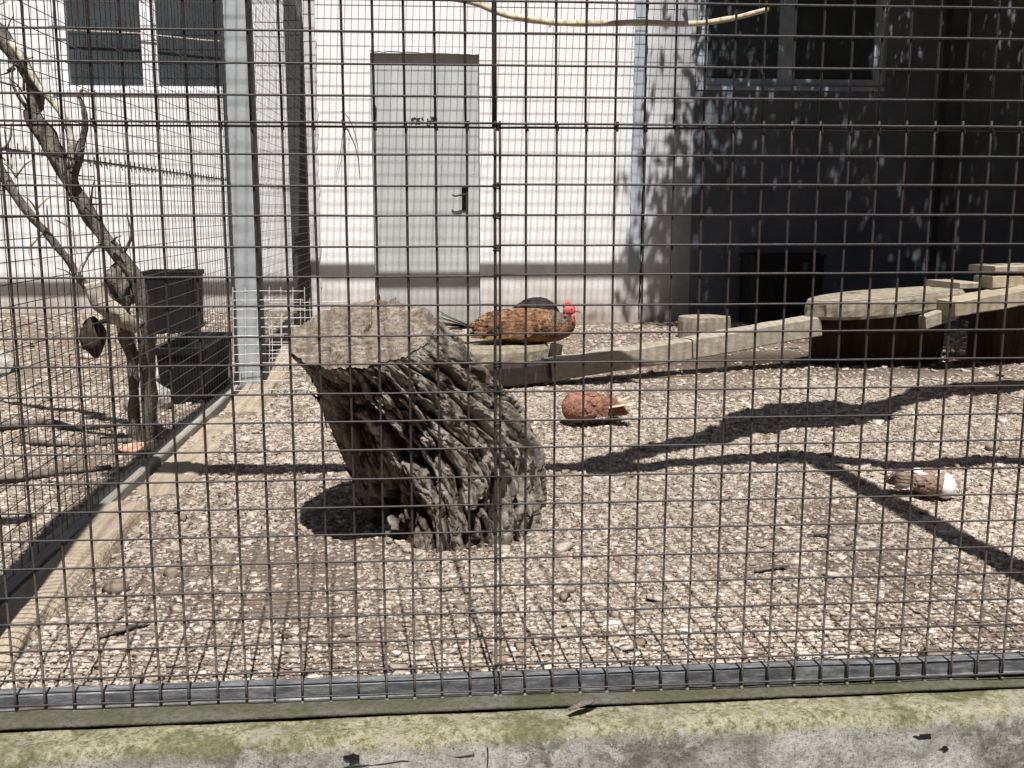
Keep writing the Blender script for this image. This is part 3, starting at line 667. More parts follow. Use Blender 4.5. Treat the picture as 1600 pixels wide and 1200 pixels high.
# ------------------------------------------------------------------ roof mesh over the run, and its beams
roof = tag(empty('roof_mesh', (0, 5, 2.6)), 'wire mesh roof with steel beams over the aviary, above the picture', 'mesh roof')
def rz(x, y): return (2.36 + 0.0 * y) if x < PU else 3.30 - (y - 1.8) * 0.13
rm = MB()
x = -3.6
while x < 3.9:
    rm.tube([(x, 1.83, rz(x, 1.83)), (x, 8.09, rz(x, 8.09))], 0.0020, 4, cap=False); x += SP
y = 1.83
while y < 8.09:
    rm.tube([(-3.6, y, rz(-2, y)), (PU - 0.005, y, rz(-2, y))], 0.0020, 4, cap=False)
    rm.tube([(PU + 0.005, y, rz(1, y)), (3.9, y, rz(1, y))], 0.0020, 4, cap=False); y += SP
o = rm.build('mesh_wires', M['wire2'], roof); o.location = -roof.location; o['kind'] = 'stuff'
part_box('beam', roof, M['galv'], -3.6, PU - 0.03, 7.08, 7.12, 2.30, 2.35)
part_box('beam', roof, M['galv'], PU - 0.02, 3.9, 7.01, 7.05, 2.57, 2.62)

# ------------------------------------------------------------------ hanging branches that throw the crooked shadows
def shadow_branch(name, pts, z, label, mat, n=60, rough=0.35, seed=0, cat='branch'):
    """branch hung at height z; given by where its shadow runs on the floor"""
    q = [(x + 0.044 * (z + dz), y - 0.488 * (z + dz), z + dz, r) for (x, y, r, dz) in pts]
    s = spline(q, n); t = MB(); t.tube([a[:3] for a in s], [max(0.003, a[3] * 1.18) for a in s], 10, None, True, rough, seed)
    return tag(t.build(name, mat, None, True), label, cat, 'branches hung under the mesh roof')
HZ = 1.75
shadow_branch('hanging_branch', [(0.30, 3.36, .046, 0), (0.52, 3.44, .052, 0), (0.805, 3.68, .056, 0.02), (1.071, 3.88, .066, 0), (1.20, 4.0, .09, 0), (1.36, 4.15, .15, -.02), (1.55, 4.27, .20, -.02), (1.78, 4.34, .185, 0), (1.93, 4.40, .08, 0), (2.15, 4.58, .055, 0), (2.42, 4.80, .10, .15), (2.85, 4.88, .12, .3), (3.4, 5.0, .08, .3)], HZ + 0.25, 'thick knotted branch hung under the roof, shadow swelling in the middle', M['branch'], 130, 0.5, 2)
shadow_branch('hanging_branch', [(-1.3, 3.52, .026, 0), (-0.913, 3.50, .034, 0), (-0.391, 3.46, .046, 0), (0.05, 3.40, .04, 0), (0.374, 3.346, .040, 0), (0.579, 3.36, .034, 0), (0.83, 3.45, .036, 0), (1.067, 3.50, .050, 0), (1.284, 3.52, .060, 0), (1.408, 3.43, .048, 0), (1.591, 3.36, .036, 0), (1.855, 3.40, .046, 0), (2.2, 3.40, .046, 0), (2.8, 3.38, .04, 0)], HZ - 0.02, 'long wavy pole hung under the roof across the run', M['branch'], 110, 0.5, 5)
shadow_branch('shadow_log', [(0.52, 5.14, .045, 0.3), (0.74, 5.17, .055, 0.3), (0.98, 5.19, .05, 0.3)], HZ, 'short thick log added unseen under the roof to shade the ramp', M['branch'], 20, 0.3, 8)  # unseen caster, added for the dark band across the ramp
s_ = [(-0.2, 4.40, 1.72, .012), (0.101, 4.45, 1.720, .012), (0.30, 4.45, 1.66, .013), (0.47, 4.45, 1.637, .014), (0.60, 4.44, 1.632, .013), (0.85, 4.45, 1.640, .0125), (1.06, 4.45, 1.638, .012), (1.22, 4.46, 1.66, .011), (1.387, 4.45, 1.70, .010)]
s_ = spline(s_, 70); t = MB(); t.tube([a[:3] for a in s_], [a[3] for a in s_], 8, None, True, 0.3, 3)
t.tube([(0.47, 4.445, 1.63), (0.468, 4.44, 1.615)], [0.007, 0.003], 6)
perch = tag(t.build('perch', M['perch'], None, True), 'thin pale barked perch branch sagging across the top of the picture', 'perch')
# hanging wires that carry branches from the roof
for bx, by, z0 in ((0.2, 4.45, 1.70), (1.35, 4.45, 1.70), (0.93, 2.82, 1.75), (2.2, 3.45, 1.75), (-0.3, 2.6, 1.73), (1.9, 2.55, 1.73)):
    t = MB(); t.tube([(bx, by, z0), (bx, by, rz(bx, by))], 0.0016, 5)
    tag(t.build('hanging_wire', M['wire2']), 'thin wire tying a branch up to the mesh roof, above the picture', 'wire', 'wires holding up the branches')

# ------------------------------------------------------------------ the stump
def stump():
    secs = [  # t, cx, cy, cz, rx, ry, tilt-x(dz/dy), dz/dx
        (0.00, 0.035, 2.895, -0.03, 0.255, 0.375, 0.00, 0.00),
        (0.16, 0.03, 2.885, 0.07, 0.262, 0.365, 0.00, 0.00),
        (0.40, -0.004, 2.865, 0.22, 0.282, 0.335, 0.04, 0.02),
        (0.66, -0.088, 2.80, 0.38, 0.248, 0.305, 0.10, 0.04),
        (0.86, -0.150, 2.74, 0.49, 0.212, 0.290, 0.16, 0.06),
        (1.00, -0.200, 2.70, 0.555, 0.192, 0.280, 0.19, 0.07)]
    NA, NZ = 420, 230
    S_ = spline(secs, NZ); V = []; D = []
    for j, a in enumerate(S_):
        t = a[0]
        for i in range(NA):
            g = 2 * math.pi * i / NA; c, s = math.cos(g), math.sin(g)
            # outline irregularity: buttresses and a lobe to the right rear
            lob = 1 + 0.07 * noise.noise(Vector((c * 1.3, s * 1.3, 2.0))) + 0.05 * noise.noise(Vector((c * 3, s * 3, t * 1.0)))
            lob += 0.03 * math.exp(-((g - 0.35) / 0.55) ** 2) * (1 - t) + 0.08 * math.exp(-((g - 5.9) / 0.45) ** 2) * max(0, 0.75 - t)
            rag = 0.012 * max(0, fbm((c * 4, s * 4, 13), 3)) * max(0, (t - 0.93) / 0.07)
            px = a[1] + a[4] * c * lob; py = a[2] + a[5] * s * lob
            pz = a[3] + a[6] * (a[5] * s * lob) + a[7] * (a[4] * c * lob)
            # bark: blocky plates split by furrows that run with the grain
            q = Vector((c * 1.0, s * 1.0, t * 0.95))
            w = Vector((noise.noise(q * 4), noise.noise(q * 4 + Vector((5, 1, 2))), noise.noise(q * 5 + Vector((2, 7, 2))))) * 0.12 + Vector((noise.noise(q * 14), noise.noise(q * 14 + Vector((5, 1, 2))), noise.noise(q * 11))) * 0.04
            d1, p1 = noise.voronoi(Vector(((q.x + w.x) * 4.3, (q.y + w.y) * 4.3, (q.z + w.z) * 1.9)))
            d2, p2 = noise.voronoi(Vector(((q.x + w.x * 1.3) * 17, (q.y + w.y * 1.3) * 17, (q.z + w.z) * 6.5)))
            e1 = d1[1] - d1[0]; e2 = d2[1] - d2[0]
            h1 = noise.noise(p1[0] * 7.7) * 0.5 + 0.5; h2 = noise.noise(p2[0] * 9.1) * 0.5 + 0.5
            fur = math.exp(-(e1 / 0.13) ** 2); fur2 = math.exp(-(e2 / 0.12) ** 2)
            slope = (d1[0] - 0.4) * 0.014
            hole = 0.052 * math.exp(-(((g - 3.98) / 0.28) ** 2 + ((t - 0.60) / 0.16) ** 2)) + 0.04 * math.exp(-(((g - 4.25) / 0.2) ** 2 + ((t - 0.25) / 0.12) ** 2)) + 0.036 * math.exp(-(((g - 4.40) / 0.10) ** 2 + ((t - 0.88) / 0.05) ** 2)) + 0.030 * math.exp(-(((g - 3.80) / 0.12) ** 2 + ((t - 0.86) / 0.06) ** 2)) + 0.034 * math.exp(-(((g - 4.60) / 0.10) ** 2 + ((t - 0.50) / 0.12) ** 2)) + 0.028 * math.exp(-(((g - 5.05) / 0.05) ** 2 + ((t - 0.80) / 0.16) ** 2))
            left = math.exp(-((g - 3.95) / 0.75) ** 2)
            rg = noise.noise(Vector((c * 3.6, s * 3.6, t * 2.6)) + w * 3) + 0.35 * noise.noise(Vector((c * 12, s * 12, t * 9))) 
            hole += (0.050 if left > 0.4 else 0.034) * max(0, min(1, (rg - (0.16 if left > 0.4 else 0.34)) / 0.07)) * min(1, (1 - t) / 0.10)
            fin = fbm((c * 20, s * 20, t * 9), 4) * 1.7
            k = min(1, (1 - t) / 0.12)
            hole *= k
            dsp = (-0.030 * fur * (0.25 + 0.75 * k) + 0.036 * (h1 - 0.5) * k + 0.014 * (h2 - 0.5) - 0.008 * fur2 - slope + 0.0045 * fin) * (0.25 + 0.75 * k) - hole
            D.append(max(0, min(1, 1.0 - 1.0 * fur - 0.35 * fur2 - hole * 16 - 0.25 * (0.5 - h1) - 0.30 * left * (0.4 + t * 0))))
            V.append((px + c * dsp, py + s * dsp, pz + 0.003 * fin - rag))
    F = [(j * NA + i, j * NA + (i + 1) % NA, (j + 1) * NA + (i + 1) % NA, (j + 1) * NA + i) for j in range(NZ - 1) for i in range(NA)]
    F.append(tuple(range(NA))[::-1])
    me = bpy.data.meshes.new('bark'); me.from_pydata(V, [], F); me.update()
    at = me.color_attributes.new('depth', 'FLOAT_COLOR', 'POINT')
    at.data.foreach_set('color', np.repeat(np.array(D, np.float32), 4))
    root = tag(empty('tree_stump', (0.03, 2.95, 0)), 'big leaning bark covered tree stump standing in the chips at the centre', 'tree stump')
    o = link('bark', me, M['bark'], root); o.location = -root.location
    # sawn top: polar grid from the last ring inwards, cracked and uneven
    ring = V[-NA:]; cx = sum(p[0] for p in ring) / NA; cy = sum(p[1] for p in ring) / NA; cz = sum(p[2] for p in ring) / NA
    NR = 60; TV = []
    for r in range(NR):
        f_ = 1 - r / NR
        for i in range(NA):
            p = ring[i]; x = cx + (p[0] - cx) * f_; y = cy + (p[1] - cy) * f_
            z = cz + (p[2] - cz) * f_
            e = min(1, r / 3)
            h = 0.012 * fbm((x * 5, y * 34, 3), 4) + 0.006 * fbm((x * 20, y * 60, 1), 3) - 0.020 * max(0, 1 - abs(fbm((x * 3.1, y * 4.3, 11), 3)) * 22) - 0.012 * (1 if fbm((x * 7, y * 3, 21), 2) > 0.28 else 0)
            h += 0.02 * math.exp(-((x + 0.10) / 0.10) ** 2 - ((y - 2.92) / 0.05) ** 2) - 0.02 * max(0, fbm((x * 9, y * 22, 7), 3) - 0.35)
            TV.append((x, y, z + 0.004 * (1 - e) + h * e))
    TV.append((cx, cy, cz)); last = len(TV) - 1
    TF = [(r * NA + i, r * NA + (i + 1) % NA, (r + 1) * NA + (i + 1) % NA, (r + 1) * NA + i) for r in range(NR - 1) for i in range(NA)]
    TF += [((NR - 1) * NA + i, (NR - 1) * NA + (i + 1) % NA, last) for i in range(NA)]
    me = bpy.data.meshes.new('sawn_top'); me.from_pydata(TV, [], TF); me.update()
    o = link('sawn_top', me, M['stumptop'], root); o.location = -root.location
    # loose flakes of bark, standing off the trunk
    me_f = []
    for k in range(5):
        b = bmesh.new(); bmesh.ops.create_grid(b, x_segments=5, y_segments=3, size=0.5)
        for v_ in b.verts:
            v_.co.x *= 1 + 0.3 * noise.noise(v_.co * 3 + Vector((k, 0, 0))); v_.co.y *= 0.5
            v_.co.z = 0.12 * noise.noise(v_.co * 2.5 + Vector((0, k, 0))) - 0.25 * v_.co.y ** 2
            v_.co.x += 0.10 * noise.noise(v_.co * 5 + Vector((k, 3, 0))); v_.co.y += 0.09 * noise.noise(v_.co * 5 + Vector((k, 8, 0)))
        r_ = bmesh.ops.extrude_face_region(b, geom=list(b.faces))
        for v_ in [e for e in r_['geom'] if isinstance(e, bmesh.types.BMVert)]: v_.co.z += 0.16
        bmesh.ops.recalc_face_normals(b, faces=b.faces)
        mf = bpy.data.meshes.new('bark_flake'); b.to_mesh(mf); b.free(); mf.materials.append(M['bark']); me_f.append(mf)
    for k in range(90):
        j = random.randint(12, NZ - 45); i = int(NA * (random.uniform(3.1, 6.6) / (2 * math.pi))) % NA
        P = Vector(V[j * NA + i]); T_ = (Vector(V[min(NZ - 1, j + 12) * NA + i]) - Vector(V[max(0, j - 12) * NA + i])).normalized()
        N_ = (Vector(V[j * NA + (i + 8) % NA]) - Vector(V[j * NA + (i - 8) % NA])).cross(T_).normalized()
        R_ = Matrix((T_, N_.cross(T_), N_)).transposed().to_4x4()
        s = random.uniform(0.018, 0.048)
        o = bpy.data.objects.new('bark_flake', me_f[k % 5]); C.objects.link(o); o.parent = root
        o.matrix_local = Matrix.Translation(-root.location + P + N_ * 0.003) @ R_ @ Matrix.Rotation(random.uniform(-.35, .35), 4, 'Z') @ Matrix.Rotation(random.uniform(-.25, .2), 4, 'Y') @ Matrix.Diagonal((s * random.uniform(1, 1.8), s * 0.8, s * 0.42, 1))
    return root
stump()

# ------------------------------------------------------------------ sawn logs, ramp and slabs
def disc_slab(name, cx, cy, z0, z1, rx, ry, label, cat, matside, mattop, seed=0, flat=None, tilt=(0, 0), group=None, rot=0):
    """thick slice of a log: wavy rim, sawn face, cracks"""
    root = tag(empty(name, (cx, cy, z0)), label, cat, group)
    NA = 96; ring = []
    for i in range(NA):
        g = 2 * math.pi * i / NA; c, s = math.cos(g), math.sin(g)
        r = 1 + 0.12 * noise.noise(Vector((c * 1.5, s * 1.5, seed))) + 0.035 * noise.noise(Vector((c * 8, s * 8, seed)))
        x, y = rx * c * r, ry * s * r
        if flat: x = min(x, flat[1]); x = max(x, flat[0])
        x, y = x * math.cos(rot) - y * math.sin(rot), x * math.sin(rot) + y * math.cos(rot)
        ring.append((x, y))
    V = []; H = z1 - z0; NL = 7
    for l in range(NL):
        t = l / (NL - 1)
        for (x, y) in ring:
            d = 1 + 0.02 * noise.noise(Vector((x * 20, y * 20, t * 3 + seed))) - (0.03 if l in (0, NL - 1) else 0)
            V.append((x * d, y * d, t * H + tilt[0] * x + tilt[1] * y))
    F = [(l * NA + i, l * NA + (i + 1) % NA, (l + 1) * NA + (i + 1) % NA, (l + 1) * NA + i) for l in range(NL - 1) for i in range(NA)]
    F.append(tuple(range(NA))[::-1])
    me = bpy.data.meshes.new('log_side'); me.from_pydata(V, [], F); me.update(); link('log_side', me, matside, root)
    TV = []; NR = 14; top = V[-NA:]
    mx = tilt[0] * 0
    for r in range(NR):
        f_ = 1 - r / NR
        for (x, y, z) in top:
            X_, Y_ = x * f_, y * f_
            zc = H + tilt[0] * X_ + tilt[1] * Y_
            TV.append((X_, Y_, zc + (0.006 * fbm((X_ * 8, Y_ * 30, seed), 3) if r else 0.0015)))
    TV.append((0, 0, H)); last = len(TV) - 1
    TF = [(r * NA + i, r * NA + (i + 1) % NA, (r + 1) * NA + (i + 1) % NA, (r + 1) * NA + i) for r in range(NR - 1) for i in range(NA)]
    TF += [((NR - 1) * NA + i, (NR - 1) * NA + (i + 1) % NA, last) for i in range(NA)]
    me = bpy.data.meshes.new('sawn_face'); me.from_pydata(TV, [], TF); me.update(); link('sawn_face', me, mattop, root)
    return root
disc_slab('log_slice', 0.20, 5.92, -0.01, 0.125, 0.47, 0.40, 'thick flat log slice on the floor with the orange hen sitting on it', 'log slice', M['slabwood'], M['endgrain'], 1, flat=(-0.46, 0.415))
disc_slab('log_slice', 1.80, 6.95, -0.01, 0.150, 0.175, 0.15, 'small round log block standing behind the ramp beam', 'log block', M['slabwood'], M['endgrain'], 4)
def beam(name, A, B, w, h, mat, label, cat, seed=0, segs=40):
    A = Vector(A); B = Vector(B); d_ = (B - A); L = d_.length; d_.normalize()
    side = d_.cross(Vector((0, 0, 1))).normalized(); up = side.cross(d_)
    mb = MB(); n = 8; prof = []
    bv = 0.006
    for (a, b) in ((-1, -1), (1, -1), (1, 1), (-1, 1)):
        if (a, b) == (-1, -1): prof += [(-w / 2, -h / 2 + bv), (-w / 2 + bv, -h / 2)]
        if (a, b) == (1, -1): prof += [(w / 2 - bv, -h / 2), (w / 2, -h / 2 + bv)]
        if (a, b) == (1, 1): prof += [(w / 2, h / 2 - bv), (w / 2 - bv, h / 2)]
        if (a, b) == (-1, 1): prof += [(-w / 2 + bv, h / 2), (-w / 2, h / 2 - bv)]
    for i in range(segs + 1):
        c = A + d_ * L * i / segs
        for (a, b) in prof:
            r = 1 + 0.09 * fbm((i * L / segs * 6, a * 9 + seed, b * 9), 4)
            mb.v.append(tuple(c + side * a * r + up * b * r))
    for i in range(segs):
        for j in range(8): j2 = (j + 1) % 8; mb.f.append((i * 8 + j, (i + 1) * 8 + j, (i + 1) * 8 + j2, i * 8 + j2))
    mb.f += [tuple(range(8)), tuple(segs * 8 + j for j in range(8))]
    o = mb.build(name, mat); return tag(o, label, cat) if label else o
beam('dark_beam', (-0.06, 4.93, 0.040), (0.531, 5.118, 0.072), 0.12, 0.098, M['darktimber'], 'dark brown beam end between the stump and the pale ramp, below the log slice', 'beam', 1)
beam('ramp_beam', (0.535, 5.12, 0.078), (1.30, 5.36, 0.145), 0.12, 0.105, M['timber'], 'pale squared timber ramp beam, lower length beginning under the hen', 'beam', 1)
t = MB(); t.tube([(0.625, 5.55, -0.02), (0.62, 5.55, 0.08), (0.63, 5.54, 0.15)], [0.045, 0.038, 0.034], 12, None, True, 0.4, 3)
tag(t.build('dark_stub', M['darktimber'], None, True), 'dark upright wood stub right of the log slice under the hen head', 'wood stub')
beam('ramp_beam', (1.306, 5.362, 0.147), (2.08, 5.60, 0.238), 0.12, 0.108, M['timber'], 'upper length of the timber ramp ending under the raised log slab', 'beam', 6)
sl = tag(disc_slab('raised_log_slab', 2.49, 5.66, 0.305, 0.405, 0.46, 0.27, 'broad weathered log slab raised at the end of the ramp', 'log slab', M['slabwood'], M['slabwood'], 9, flat=(-0.46, 0.40), tilt=(0.075, 0.0), rot=0.12))
tag(disc_slab('shade_log', 2.52, 5.80, -0.02, 0.275, 0.40, 0.14, None, None, M['darkbark'], M['darkbark'], 21), 'dark log filling the deep shade under the raised log slab', 'shade log')  # dark log stands in for open shade below the slab
beam('short_board', (2.86, 5.72, 0.452), (2.98, 5.74, 0.455), 0.30, 0.035, M['timber'], 'short board beyond the right end of the raised slab', 'board', 11, 8)
beam('brace_piece', (2.60, 5.40, 0.27), (2.83, 5.50, 0.32), 0.05, 0.075, M['timber'], 'small greenish brace piece under the right end of the slab', 'timber piece', 15, 8)
beam('yellow_board', (2.72, 5.42, 0.345), (3.6, 5.60, 0.46), 0.20, 0.085, M['timberyellow'], 'yellowish board running out of the picture right of the slab', 'board', 13, 24)
beam('stacked_block', (3.04, 5.62, 0.475), (3.5, 5.70, 0.485), 0.16, 0.065, M['timberyellow'], 'short timber block lying on the yellowish board', 'timber block', 17, 16)
beam('stacked_board', (3.05, 5.66, 0.545), (3.6, 5.72, 0.555), 0.24, 0.035, M['timber'], 'thin board topmost of the pile by the right edge', 'board', 19, 16)
tag(disc_slab('shade_log', 3.32, 5.78, -0.02, 0.40, 0.24, 0.15, None, None, M['darkbark'], M['darkbark'], 25), 'dark log filling the deep shade under the stacked boards by the right edge', 'shade log')  # second dark log in place of shade below the boards

# ------------------------------------------------------------------ black boxes, stones, dish
def tub(name, cx, cy, z0, w, d, h, label, cat, taper=0.9, rim=0.012):
    b = bmesh.new(); t = 0.012
    def ring(wx, dy, z, rr=0.04, n=5):
        out = []
        for (sx, sy, a0) in ((1, 1, 0), (-1, 1, 90), (-1, -1, 180), (1, -1, 270)):
            for k in range(n):
                a = math.radians(a0 + 90 * k / (n - 1)); out.append((sx * (wx / 2 - rr) + rr * math.cos(a), sy * (dy / 2 - rr) + rr * math.sin(a), z))
        return out
    R = [ring(w * taper, d * taper, 0), ring(w, d, h - 0.03), ring(w + 2 * rim, d + 2 * rim, h - 0.03), ring(w + 2 * rim, d + 2 * rim, h), ring(w - 2 * t, d - 2 * t, h), ring(w * taper - 2 * t, d * taper - 2 * t, 0.02)]
    mb = MB(); n = len(R[0])
    for r in R: mb.v += r
    for i in range(len(R) - 1):
        for k in range(n): k2 = (k + 1) % n; mb.f.append((i * n + k, i * n + k2, (i + 1) * n + k2, (i + 1) * n + k))
    mb.f += [tuple(range(n))[::-1], tuple((len(R) - 1) * n + k for k in range(n))]
    o = mb.build(name, M['black']); o.location = (cx, cy, z0); return tag(o, label, cat)
tub('black_tub', -1.745, 6.95, 0.06, 0.33, 0.30, 0.42, 'tall black plastic tub near the house wall in the left run', 'tub', 0.97)
tub('low_black_trough', -1.17, 5.0, 0.0, 0.22, 0.62, 0.26, 'low black trough on the floor behind the side mesh near the steel post', 'trough')
tub('black_crate', 2.62, 7.82, 0.0, 0.56, 0.36, 0.54, 'black crate standing against the shaded wall behind the ramp', 'crate', 0.98)
def rock(name, x, y, z, sx, sy, sz, seed, label, group='stones in the left run'):
    b = bmesh.new(); bmesh.ops.create_icosphere(b, subdivisions=3, radius=1)
    for v_ in b.verts:
        d_ = 1 + 0.28 * fbm(v_.co * 1.3 + Vector((seed, 0, 0)), 3); v_.co = Vector((v_.co.x * sx * d_, v_.co.y * sy * d_, v_.co.z * sz * d_))
    me = bpy.data.meshes.new(name); b.to_mesh(me); b.free(); o = link(name, me, M['stone']); o.location = (x, y, z); return tag(o, label, 'stone', group)
rock('stone', -1.42, 5.35, 0.04, 0.13, 0.11, 0.10, 1, 'large grey stone behind the black trough in the left run')
rock('stone', -1.30, 4.62, 0.03, 0.10, 0.09, 0.09, 4, 'grey stone beside the trunk foot in the left run')
rock('stone', -2.45, 5.6, 0.06, 0.20, 0.14, 0.10, 9, 'flat pale stone towards the left edge of the picture')
ds = MB(); n = 28; prof = [(0.0, 0.006), (0.045, 0.006), (0.062, 0.012), (0.068, 0.015), (0.072, 0.012), (0.064, 0.003), (0.04, 0.0), (0.0, 0.0)]
for (r, z) in prof:
    for k in range(n): ds.v.append((r * math.cos(2 * math.pi * k / n), r * math.sin(2 * math.pi * k / n), z))
for i in range(len(prof) - 1):
    for k in range(n): k2 = (k + 1) % n; ds.f.append((i * n + k, i * n + k2, (i + 1) * n + k2, (i + 1) * n + k))
o = ds.build('clay_dish', M['clay'], None, True); o.location = (-1.10, 3.76, 0.008); tag(o, 'orange clay dish at the foot of the trunk behind the side mesh', 'dish')

# ------------------------------------------------------------------ bare tree in the left run
tree = tag(empty('bare_tree', (-1.15, 3.95, 0)), 'bare dead tree with crooked limbs leaning left in the left run', 'tree')
def limb(name, pts, mat=None, n=40, rough=0.3, seed=0, seg=10):
    s = spline(pts, n); t = MB(); t.tube([a[:3] for a in s], [max(0.002, a[3]) for a in s], seg, None, True, rough, seed)
    o = t.build(name, mat or M['branch'], tree, True); o.location = -tree.location; return o
limb('trunk', [(-1.12, 3.94, -0.02, 0.0333), (-1.10, 3.93, 0.10, 0.0266), (-1.085, 3.90, 0.28, 0.0244), (-1.075, 3.87, 0.46, 0.0266), (-1.095, 3.86, 0.60, 0.0252), (-1.15, 3.86, 0.70, 0.0244), (-1.22, 3.86, 0.80, 0.0229), (-1.275, 3.85, 0.90, 0.0252), (-1.32, 3.85, 1.00, 0.0296), (-1.37, 3.85, 1.11, 0.0311), (-1.42, 3.85, 1.20, 0.0296), (-1.40, 3.85, 1.27, 0.0266), (-1.43, 3.84, 1.36, 0.0252), (-1.50, 3.84, 1.46, 0.0266), (-1.58, 3.84, 1.56, 0.0252), (-1.75, 3.84, 1.75, 0.0222), (-1.95, 3.84, 2.1, 0.0148)], None, 110, 0.45, 1, 14)
limb('branch', [(-1.17, 3.95, -0.01, .022), (-1.16, 3.94, 0.15, .02), (-1.15, 3.92, 0.30, .022), (-1.16, 3.90, 0.42, .03), (-1.17, 3.88, 0.55, .026), (-1.19, 3.87, 0.66, .02)], None, 40, 0.5, 3)
limb('branch', [(-1.60, 3.70, 1.24, .010), (-1.52, 3.70, 1.16, .014), (-1.49, 3.70, 1.02, .017), (-1.43, 3.70, 0.90, .015), (-1.36, 3.71, 0.80, .013), (-1.29, 3.72, 0.70, .014), (-1.24, 3.75, 0.60, .014), (-1.16, 3.82, 0.50, .018), (-1.08, 3.86, 0.46, .016)], M['branch'], 60, 0.4, 6)
limb('pale_branch', [(-1.21, 3.72, 0.62, .030), (-1.19, 3.73, 0.55, .034), (-1.13, 3.76, 0.49, .028), (-1.09, 3.80, 0.455, .024)], M['palebranch'], 30, 0.35, 9)['label'] = 'pale stripped lower branch'
limb('branch', [(-1.245, 3.79, 0.46, .007), (-1.20, 3.82, 0.475, .009), (-1.12, 3.85, 0.455, .012)], None, 14, 0.4, 12)
b = bmesh.new(); bmesh.ops.create_icosphere(b, subdivisions=4, radius=1)
for v_ in b.verts:
    d_ = 1 + 0.22 * fbm(v_.co * 1.5 + Vector((4, 0, 0)), 4); v_.co = Vector((v_.co.x * 0.043 * d_, v_.co.y * 0.04 * d_, v_.co.z * 0.066 * d_))
me = bpy.data.meshes.new('burl'); b.to_mesh(me); b.free(); o = link('burl', me, M['darkbark'], tree, True); o.location = Vector((-1.245, 3.79, 0.420)) - tree.location; o['label'] = 'dark round burl hanging at the end of a short limb'
limb('branch', [(-1.52, 3.85, 1.46, .016), (-1.45, 3.82, 1.42, .013), (-1.38, 3.80, 1.30, .010), (-1.30, 3.79, 1.20, .012), (-1.27, 3.78, 1.10, .012), (-1.28, 3.78, 1.02, .010)], M['palebranch'], 40, 0.5, 15)
limb('branch', [(-1.30, 3.84, 0.90, .012), (-1.27, 3.82, 1.02, .012), (-1.235, 3.80, 1.12, .011), (-1.225, 3.80, 1.20, .010), (-1.24, 3.80, 1.26, .005)], None, 34, 0.5, 18)
for k in range(46):   # fine broken twigs along the limbs
    t_ = random.random(); bx = -1.15 - 0.42 * t_ + random.uniform(-.02, .02); bz = 0.70 + 0.85 * t_ + random.uniform(-.03, .03); by = 3.84 + random.uniform(-.03, .03)
    if k % 3 == 0: bx = -1.25 - 0.28 * t_; bz = 0.62 + 0.55 * t_; by = 3.70
    dx, dz, dy = random.uniform(-.10, .10), random.uniform(-.03, .12), random.uniform(-.08, .04)
    limb('twig', [(bx, by, bz, .0045), (bx + dx * .5, by + dy * .5, bz + dz * .7, .003), (bx + dx, by + dy, bz + dz, .0012)], None if k % 3 else M['palebranch'], 8, 0.4, 60 + k, 5)
for k, (a, b, c) in enumerate([((-1.24, 3.80, 1.26), (-1.22, 3.78, 1.28), (-1.19, 3.78, 1.262)), ((-1.42, 3.84, 1.20), (-1.46, 3.80, 1.30), (-1.43, 3.78, 1.42)), ((-1.5, 3.7, 1.05), (-1.44, 3.68, 1.10), (-1.42, 3.66, 1.16)),
                  ((-1.27, 3.78, 1.05), (-1.30, 3.76, 0.98), (-1.27, 3.75, 0.92)), ((-1.36, 3.71, 0.80), (-1.40, 3.68, 0.74), (-1.38, 3.66, 0.68)), ((-1.15, 3.86, 0.70), (-1.10, 3.83, 0.78), (-1.11, 3.82, 0.86)),
                  ((-1.33, 3.75, 0.84), (-1.27, 3.73, 0.80), (-1.25, 3.70, 0.72)), ((-1.55, 3.84, 1.50), (-1.52, 3.80, 1.60), (-1.42, 3.78, 1.66)), ((-1.49, 3.7, 1.02), (-1.56, 3.68, 0.92), (-1.60, 3.66, 0.78)), ((-1.19, 3.86, 0.76), (-1.25, 3.84, 0.72), (-1.29, 3.8, 0.62))]):
    limb('twig', [(*a, .007), (*b, .005), (*c, .002)], None if k % 2 else M['palebranch'], 14, 0.4, 30 + k, 6)
# a broken knot of bark hanging at the fork
b = bmesh.new(); bmesh.ops.create_icosphere(b, subdivisions=4, radius=1)
for v_ in b.verts:
    d_ = 1 + 0.45 * fbm(v_.co * 1.6, 4); v_.co = Vector((v_.co.x * 0.045 * d_, v_.co.y * 0.05 * d_, v_.co.z * 0.085 * d_))
me = bpy.data.meshes.new('bark_knot'); b.to_mesh(me); b.free(); o = link('bark_knot', me, M['branch'], tree, True); o.location = Vector((-1.155, 3.88, 0.60)) - tree.location
# fallen sticks at its foot
for (pp, lb) in (([(-1.62, 3.95, .008, .008), (-1.35, 3.86, .010, .012), (-1.18, 3.90, .012, .010), (-1.10, 3.80, .010, .007)], 'dark fallen stick at the trunk foot in the left run, lying nearest the kerb'),
           ([(-2.3, 4.2, .01, .012), (-1.9, 4.12, .014, .018), (-1.62, 4.25, .02, .014), (-1.45, 4.14, .015, .012), (-1.30, 4.2, .012, .008)], 'long crooked fallen stick on the floor of the left run'),
           ([(-1.75, 3.42, .01, .006), (-1.55, 3.30, .014, .013), (-1.35, 3.38, .014, .012), (-1.12, 3.50, .012, .008)], 'wavy fallen stick in front of the trunk in the left run')):
    s = spline(pp, 50); t = MB(); t.tube([a[:3] for a in s], [a[3] for a in s], 8, None, True, 0.4, pp[0][0])
    tag(t.build('fallen_stick', M['branch'], None, True), lb, 'stick', 'fallen sticks in the left run')
